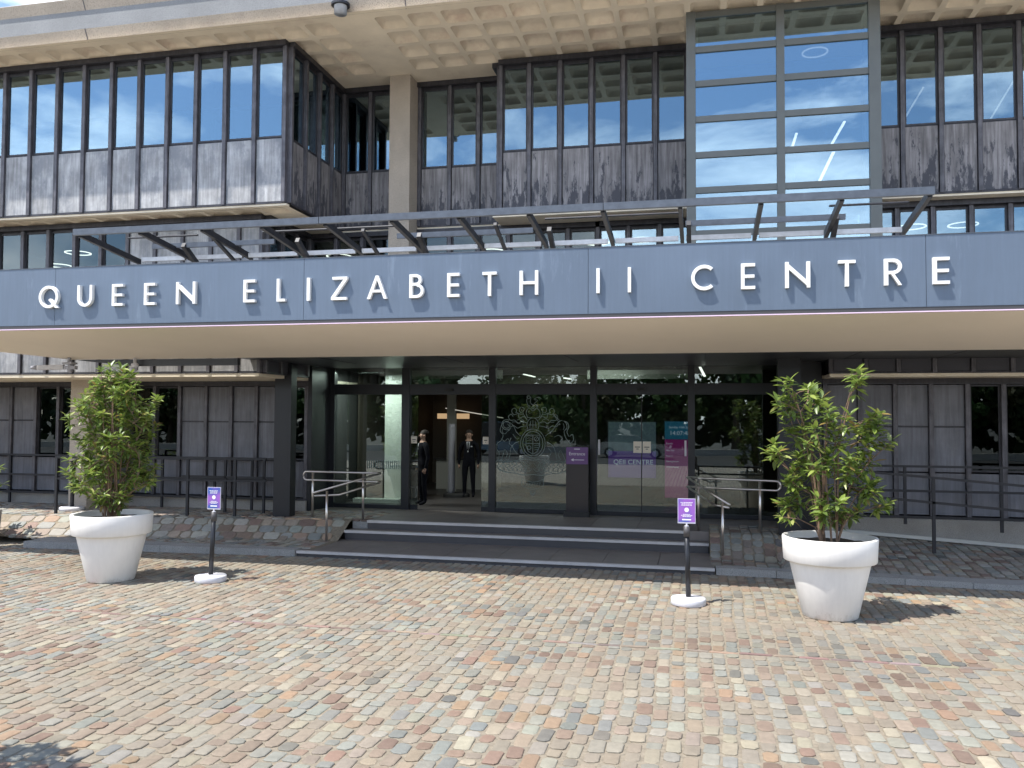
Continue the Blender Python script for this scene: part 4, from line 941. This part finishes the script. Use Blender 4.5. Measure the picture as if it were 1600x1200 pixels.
def planter(x, y, seed, label, tips, lsc, plabel, dens=(6, 9), grp='tall white planters'):
    rg = random.Random(seed)
    p = thing('planter', (x, y, 0), plabel, 'planter', grp)
    m = MB(); m.lathe([(.325, .0), (.335, .012), (.50, .715), (.50, .72)], x, y, 64); m.obj('tub', m_pot, p, True)
    m = MB(); m.lathe([(.50, .716), (.555, .70), (.562, .708), (.578, .99), (.572, 1.0), (.535, 1.0), (.528, .99), (.515, .90), (.49, .80)], x, y, 64, False); m.obj('rim', m_pot, p, True)
    m = MB(); n = 32; V = [(x, y, .93)]+[(x+.51*math.cos(2*math.pi*k/n), y+.51*math.sin(2*math.pi*k/n), .915+rg.uniform(-.01, .01)) for k in range(n)]; m.add(V, [(0, 1+k, 1+(k+1) % n) for k in range(n)]); m.obj('soil', m_soil, p)
    b = thing('shrub', (x, y, .92), label, 'shrub', 'leafy shrubs in the white planters')
    st_ = MB(); roots = [Vector((x+rg.uniform(-.10, .10), y+rg.uniform(-.10, .10), .9)) for _ in range(7)]
    leaves = []
    hubs = []
    for t in tips:
        tip = Vector(t); r_ = min(roots, key=lambda q: (q.x-x-(tip.x-x)*.25)**2+rg.uniform(0, .01))
        mid = Vector((x+(tip.x-x)*.35+rg.uniform(-.06, .06), y+(tip.y-y)*.35+rg.uniform(-.06, .06), .92+(tip.z-.92)*.55+rg.uniform(-.05, .05)))
        mid2 = (mid+tip)/2+Vector((rg.uniform(-.03, .03), rg.uniform(-.03, .03), .04))
        thin = min(1, (tip.z-.8)/1.6)
        if hubs and rg.random() < .86:
            h_ = min(hubs, key=lambda q: (q-tip).length+max(0, q.z-tip.z+.1)*3)
            if (h_-tip).length < .75 and h_.z < tip.z+.05:
                st_.tube([h_, (h_+tip)/2+Vector((0, 0, .02)), tip], .0065, 5, .003); hubs.append((h_+tip)/2)
            else: st_.tube([r_, mid, mid2, tip], .010, 5, .004); hubs += [mid, mid2]
        else:
            st_.tube([r_, mid, mid2, tip], .011+.003*thin, 5, .004); hubs += [mid, mid2]
        ax0 = (tip-mid).normalized()
        for ring_ in range(3):
            base = tip-ax0*.065*ring_; nl = rg.randint(*dens)-ring_
            off = rg.uniform(0, 6.28)
            for k in range(nl):
                az = off+2*math.pi*k/nl+rg.uniform(-.3, .3); el = rg.uniform(-.5, .8)-ring_*.33
                d = Vector((math.cos(az)*math.cos(el), math.sin(az)*math.cos(el), math.sin(el)))
                d = (d+ax0*.35).normalized(); leaves.append((base, d, lsc*rg.uniform(.55, 1.15)))
    st_.obj('stems', m_stem, b)
    leaves.sort(key=lambda l: l[0].y)
    mm = MB(); vis = 0
    for i, (bs, d, s_) in enumerate(leaves):
        xax = d; side = Vector((0, 0, 1)).cross(xax)
        side = side.normalized() if side.length > .05 else Vector((1, 0, 0))
        side = (side+Vector((0, 0, rg.uniform(-.5, .5)))).normalized(); zax = xax.cross(side).normalized(); side = zax.cross(xax).normalized()
        Mx = Matrix((xax, side, zax)).transposed().to_4x4()
        v, c = rg.randrange(5), rg.choice((0, 0, 0, 1, 1, 1, 2, 2, 2, 3, 4, 4, 5, 6) if rg.random() < .6 else (0, 1, 2))
        if i < 300:
            o = link('leaf', leaf_mesh(v, c), b, bs); o.rotation_euler = Mx.to_euler(); o.scale = (s_,)*3
        else: mm.add([bs+(Mx @ Vector(q))*s_ for q in LEAF[v][0]], LEAF[v][1], LC[c])
    q = mm.obj('leaves', m_leaf, b, True); tag(q, kind='stuff')
    return p
rg = random.Random(31)
PLx, PLy = -8.72, 11.3
tl = []
def halfw(z):
    pts = [(1.15, .30), (1.35, .62), (1.5, .78), (1.75, .74), (2.1, .66), (2.4, .70), (2.7, .76), (2.85, .70), (2.95, .45), (3.1, .30), (3.25, .12)]
    for (a, b), (c, d) in zip(pts[:-1], pts[1:]):
        if a <= z <= c: return b+(d-b)*(z-a)/(c-a)
    return .1
z = 1.25
while z < 3.2:
    hwd = halfw(z); n = max(2, int(hwd*16.5))
    for k in range(n):
        a = rg.uniform(0, 6.28); q = math.sqrt(rg.uniform(.02, 1))*hwd
        tl.append((PLx+math.cos(a)*q, PLy+math.sin(a)*q*.75, z+rg.uniform(-.06, .06)))
    z += .105
tl += [(PLx-.02, PLy-.1, 3.22), (PLx-.12, PLy, 3.1), (PLx+.38, PLy, 3.0), (PLx-.28, PLy-.1, 3.0)]
planter(PLx, PLy, 5, 'dense upright leafy shrub in left white planter', tl, .98, 'tall white tapered planter holding the denser shrub at left')
PRx, PRy = 1.61, 11.42
cl = [(1.07, 2.95), (2.0, 3.06), (1.92, 2.98), (1.36, 2.84), (1.45, 2.9), (.97, 2.67), (1.1, 2.7), (1.58, 2.61), (1.5, 2.7), (1.87, 2.49), (2.23, 2.49), (2.3, 2.55), (2.34, 2.21), (2.2, 2.3), (1.19, 2.28), (1.05, 2.35), (.85, 2.01), (.93, 2.1), (1.36, 2.2), (1.73, 2.2), (2.03, 2.21), (1.1, 1.66), (1.2, 1.75), (1.02, 1.29), (1.12, 1.4), (2.14, 1.56), (2.29, 1.45), (2.15, 1.7), (1.5, 1.3), (1.7, 1.25), (1.95, 1.3), (1.4, 1.5), (1.65, 1.5), (1.9, 1.6), (1.5, 1.75), (1.75, 1.8), (1.95, 1.9), (1.3, 1.9), (1.55, 2.0), (1.8, 2.05), (1.45, 2.4), (1.68, 2.4), (1.3, 2.5), (2.05, 2.38), (1.2, 2.05), (2.1, 2.0)]
tr_ = []
for a, b in cl:
    for k in range(2 if b > 2.0 else 3): tr_.append((a*.93+PRx*.07+rg.uniform(-.07, .07), PRy+rg.uniform(-.42, .42)*(1 if 1.2 < a < 2.0 else .5), b+rg.uniform(-.07, .07)))
planter(PRx, PRy, 9, 'open branching leafy shrub in right white planter', tr_, 1.12, 'tall white tapered planter at right under the open branching shrub', (6, 8))
tb = [(-6.05+rg.uniform(-.7, .7), 4.25+rg.uniform(-.5, .5), rg.uniform(1.3, 3.0)) for _ in range(90)]
planter(-6.15, 4.0, 14, 'added leafy shrub out of frame, placed to cast a shadow on near cobbles', tb, 1.0, 'added white planter out of frame at near left, holding the shadow-casting shrub')  # added planter copy, stands in for an unknown unseen object throwing the corner shadow
td = [(-12.75+rg.uniform(-.45, .28), 12.0+rg.uniform(-.3, .3), rg.uniform(1.15, 1.9)) for _ in range(26)]
td = [(-12.9+rg.uniform(-.45, .3), 13.2+rg.uniform(-.4, .4), rg.uniform(1.2, 1.8)) for _ in range(30)]
def grey_pot():
    p = thing('grey_planter', (-13.62, 13.8, .0), 'grey square planter cut by the left picture edge', 'planter')
    m = MB(); V = [(-13.95, 13.5, 0), (-13.38, 13.5, 0), (-13.38, 14.06, 0), (-13.95, 14.06, 0)]; V += [(a+(.06 if a > -13.6 else -.06), b, .62) for a, b, _ in V]
    m.add(V, [(3, 2, 1, 0), (4, 5, 6, 7), (0, 1, 5, 4), (1, 2, 6, 5), (2, 3, 7, 6), (3, 0, 4, 7)]); m.obj('box', m_base, p)
    b = thing('small_shrub', (-13.62, 13.8, .62), 'small shrub cut by the left picture edge', 'shrub'); mm = MB(); stm = MB()
    for k in range(34):
        tip = Vector((-13.62+rg.uniform(-.4, .42), 13.8+rg.uniform(-.3, .3), rg.uniform(.8, 1.6)))
        stm.tube([(-13.62, 13.8, .6), tip], .006, 4, .003)
        for j in range(7):
            az = rg.uniform(0, 6.28); el = rg.uniform(-.5, .7); d = Vector((math.cos(az)*math.cos(el), math.sin(az)*math.cos(el), math.sin(el)))
            side = Vector((0, 0, 1)).cross(d).normalized(); zz = d.cross(side)
            Mx = Matrix((d, side, zz)).transposed(); mm.add([tip+(Mx @ Vector(q)) for q in LEAF[0][0]], LEAF[0][1], LC[rg.randrange(5)])
    stm.obj('stems', m_stem, b); q = mm.obj('leaves', m_leaf, b, True); tag(q, kind='stuff')
grey_pot()
bp = thing('belt_barrier_post', (-13.15, 15.75, .44), 'black barrier post on round pale foot behind left planter', 'barrier post')
m = MB(); m.lathe([(.25, .44), (.25, .50), (.23, .52)], -13.15, 15.75, 28); m.obj('foot', m_ltgrey, bp, True); m = MB(); m.tube([(-13.15, 15.75, .5), (-13.15, 15.75, 1.45)], .04, 12); m.obj('pole', m_rail, bp, True); m = MB(); m.tube([(-13.15, 15.75, 1.3), (-13.15, 15.75, 1.5)], .055, 12); m.obj('belt_head', m_rail, bp, True)

# ------------------------------------------------------------ small fittings
cv = thing('security_camera', (-12.0, 14.2, 3.5), 'grey pan and tilt security camera under left end of canopy', 'camera')
m = MB(); m.tube([(-12.0, 14.2, 3.60), (-12.0, 14.2, 3.50)], .035, 12); m.box(-12.1, -11.88, 14.12, 14.28, 3.47, 3.51); m.obj('mount', m_grey_pl, cv)
m = MB(); m.beam((-12.58, 14.05, 3.40), (-12.12, 14.2, 3.42), .10, .09); m.obj('housing', m_ltgrey, cv); m = MB(); m.tube([(-12.70, 14.01, 3.40), (-12.58, 14.05, 3.40)], .03, 10, .05); m.obj('lens_hood', m_grey_pl, cv, True)
m = MB(); m.tube([(-11.98, 14.2, 3.48), (-11.98, 14.2, 3.32)], .05, 12); m.box(-12.1, -11.84, 14.16, 14.24, 3.37, 3.44); m.obj('joint_block', m_grey_pl, cv)
dc = thing('dome_camera', (-10.62, 14.3, 3.5), 'small round dome camera under dark canopy ceiling', 'camera')
m = MB(); m.lathe([(.03, 3.60), (.03, 3.49), (.06, 3.48), (.068, 3.46), (.068, 3.40)], -10.62, 14.3, 20); m.obj('housing', m_ltgrey, dc, True); m = MB(); m.lathe([(.064, 3.40), (.06, 3.36), (.03, 3.335), (.005, 3.33)], -10.62, 14.3, 20); m.obj('dome', m_grey_pl, dc, True)
bl = thing('bulkhead_lamp', (-5.93, 12.95, 9.66), 'round metal lamp fixed under the roof beam at top of view', 'lamp')
m = MB(); m.lathe([(.11, 9.42), (.11, 9.62), (.13, 9.68)], -6.02, 13.33, 24); m.obj('body', m_steel_lt, bl, True); m = MB(); m.lathe([(.16, 9.56), (.16, 9.60)], -6.02, 13.33, 24); m.obj('collar', m_steel_dk, bl)

# ------------------------------------------------------------ the far side of the street (seen mirrored in the glass)
def plane(name, x0, x1, y0, y1, z, mt): o = link(name, mesh(name, [(x0, y0, z), (x1, y0, z), (x1, y1, z), (x0, y1, z)], [(0, 1, 2, 3)], mt)); tag(o, kind='structure'); return o
plane('road', -300, 300, -22, -9.0, -.02, mat('asphalt', (.06, .06, .062), .9, var=.15, vscale=3))
plane('far_ground', -300, 300, -300, -29, -.012, mat('far_gravel', (.12, .12, .11), .95))
plane('lawn', -300, 300, -29, -22, -.01, mat('lawn_grass', (.055, .085, .03), .95, var=.3, vscale=2))
kk = box('low_wall', mat('pale_kerb', (.5, .48, .44), .9), None, -60, 60, -22.2, -21.9, -.02, .4); tag(kk, 'long low pale stone wall across the road', 'wall')
m_trunk = mat('bark', (.09, .07, .05), .9); m_tl = mat('tree_leaf', (.05, .09, .022), .7, attr='col')
TREES = [(-44, -30, 8.6, 'leftmost broad tree across the road'), (-36, -28, 8.2, 'second broad tree from the left across the road'), (-28, -29, 9, 'tall tree across the road well left of the blue van'), (-21, -27, 8.3, 'tree across the road just left of the blue van'), (-14.5, -30, 8.8, 'tree across the road right behind the blue van'), (-8.5, -27, 7.8, 'shorter tree across the road between blue van and pale saloon'), (-3, -29, 8.8, 'tree across the road behind the pale grey saloon'), (2.5, -27, 8.1, 'tree across the road left of the silver hatchback'), (8, -29, 8.8, 'tree across the road between silver and dark red cars'), (13.5, -27, 8, 'tree across the road behind the dark red car'), (20, -29, 8.9, 'tree across the road right of the dark red car'), (28, -28, 8.4, 'rightmost broad tree across the road')]
hg = MB(); rg3 = random.Random(77)
for k in range(5200):
    x = rg3.uniform(-75, 60); z = rg3.uniform(0, 4.6)+.5*math.sin(x*.4); y = -32+rg3.uniform(-.8, .8); a_ = Vector((rg3.uniform(-1, 1), rg3.uniform(-1, 1), rg3.uniform(-1, 1))).normalized()*.55; b_ = a_.cross(Vector((rg3.uniform(-1, 1), 1, rg3.uniform(-1, 1)))).normalized()*.42
    p_ = Vector((x, y, z)); q_ = rg3.uniform(.5, 1.2); hg.add([p_-a_, p_-b_, p_+a_, p_+b_], [(0, 1, 2, 3)], (.035*q_, .06*q_, .02*q_))
tag(hg.obj('added_hedge', m_tl), 'long dark hedge added beyond the lawn to darken the mirrored horizon', 'hedge', None, 'stuff')  # foliage mass added to hide the pale horizon reflected in the glass
for i, (x, y, h, lab) in enumerate(TREES):
    tr = thing('street_tree', (x, y, 0), lab, 'tree', 'trees across the road')
    m = MB(); m.tube([(x, y, 0), (x+.1, y, 2.4), (x, y, h*.6)], .28, 9, .12); m.obj('trunk', m_trunk, tr)
    m = MB(); rg2 = random.Random(i)
    for c_ in range(34):
        a = rg2.uniform(0, 6.28); q = rg2.uniform(.3, 3.9); cz_ = rg2.uniform(h*.22, h*.92); cc = Vector((x+q*math.cos(a), y+q*math.sin(a), cz_)); cr_ = rg2.uniform(.7, 1.3); col = tuple(v*rg2.uniform(.6, 1.3) for v in (.05, .09, .022))
        for l in range(85):
            d = Vector((rg2.gauss(0, 1), rg2.gauss(0, 1), rg2.gauss(0, 1))).normalized()*cr_*rg2.uniform(.6, 1); s1 = Vector((rg2.uniform(-1, 1), rg2.uniform(-1, 1), rg2.uniform(-1, 1))).normalized()*.26; s2 = d.cross(s1).normalized()*.18
            p_ = cc+d; m.add([p_-s1, p_-s2, p_+s1, p_+s2], [(0, 1, 2, 3)], col)
    m.obj('crown', m_tl, tr)
def car(x, y, col, label, h=1.45, L_=4.3):
    o = thing('parked_car', (x, y, 0), label, 'car', 'cars parked across the road'); mt = mat('car_paint', col, .25, .3, coat=.8)
    def prof(name, P, y0, y1, mt_, ins=0):
        m = MB(); n = len(P); m.add([(x+a, y0, b) for a, b in P]+[(x+a, y1, b) for a, b in P], [tuple(range(n)), tuple(range(n, 2*n))[::-1]]+[(i, n+i, n+(i+1) % n, (i+1) % n) for i in range(n)]); return m.obj(name, mt_, o)
    hl = L_/2
    prof('body', [(-hl, .35), (hl, .35), (hl, .62), (hl-.25, .80), (hl*.45, .92), (-hl*.75, .95), (-hl, .85)], y-.85, y+.85, mt)
    prof('cabin', [(-hl*.82, .95), (hl*.42, .92), (hl*.12, h-.05), (-hl*.45, h), (-hl*.68, h-.1)], y-.74, y+.74, m_black)
    prof('roof', [(hl*.14, h-.045), (-hl*.45, h+.006), (-hl*.45, h+.03), (hl*.10, h-.01)], y-.70, y+.70, mt)
    for sx in (-hl*.62, hl*.62):
        for sy in (-.86, .70):
            m = MB(); m.tube([(x+sx, y+sy, .32), (x+sx, y+sy+.18, .32)], .32, 18); wv = m.obj('wheel', m_ink, o); m = MB(); m.tube([(x+sx, y+sy-.01 if sy < 0 else y+sy+.181, .32), (x+sx, y+sy+.0 if sy < 0 else y+sy+.19, .32)], .19, 14); m.obj('rim', m_ltgrey, wv)
    for sy in (-.6, .6): m = MB(); m.box(x+hl-.06, x+hl+.01, y+sy-.15, y+sy+.15, .62, .74); m.obj('headlight', m_white, o)
car(4.6, -17.5, (.35, .37, .40), 'silver hatchback parked across the road')
car(-4.0, -17.2, (.5, .5, .48), 'pale grey saloon parked across the road', 1.4, 4.5)
car(-12.5, -17.8, (.12, .2, .3), 'tall blue van parked across the road', 2.1, 5.0)
car(11.5, -17.3, (.3, .03, .03), 'dark red car parked across the road')
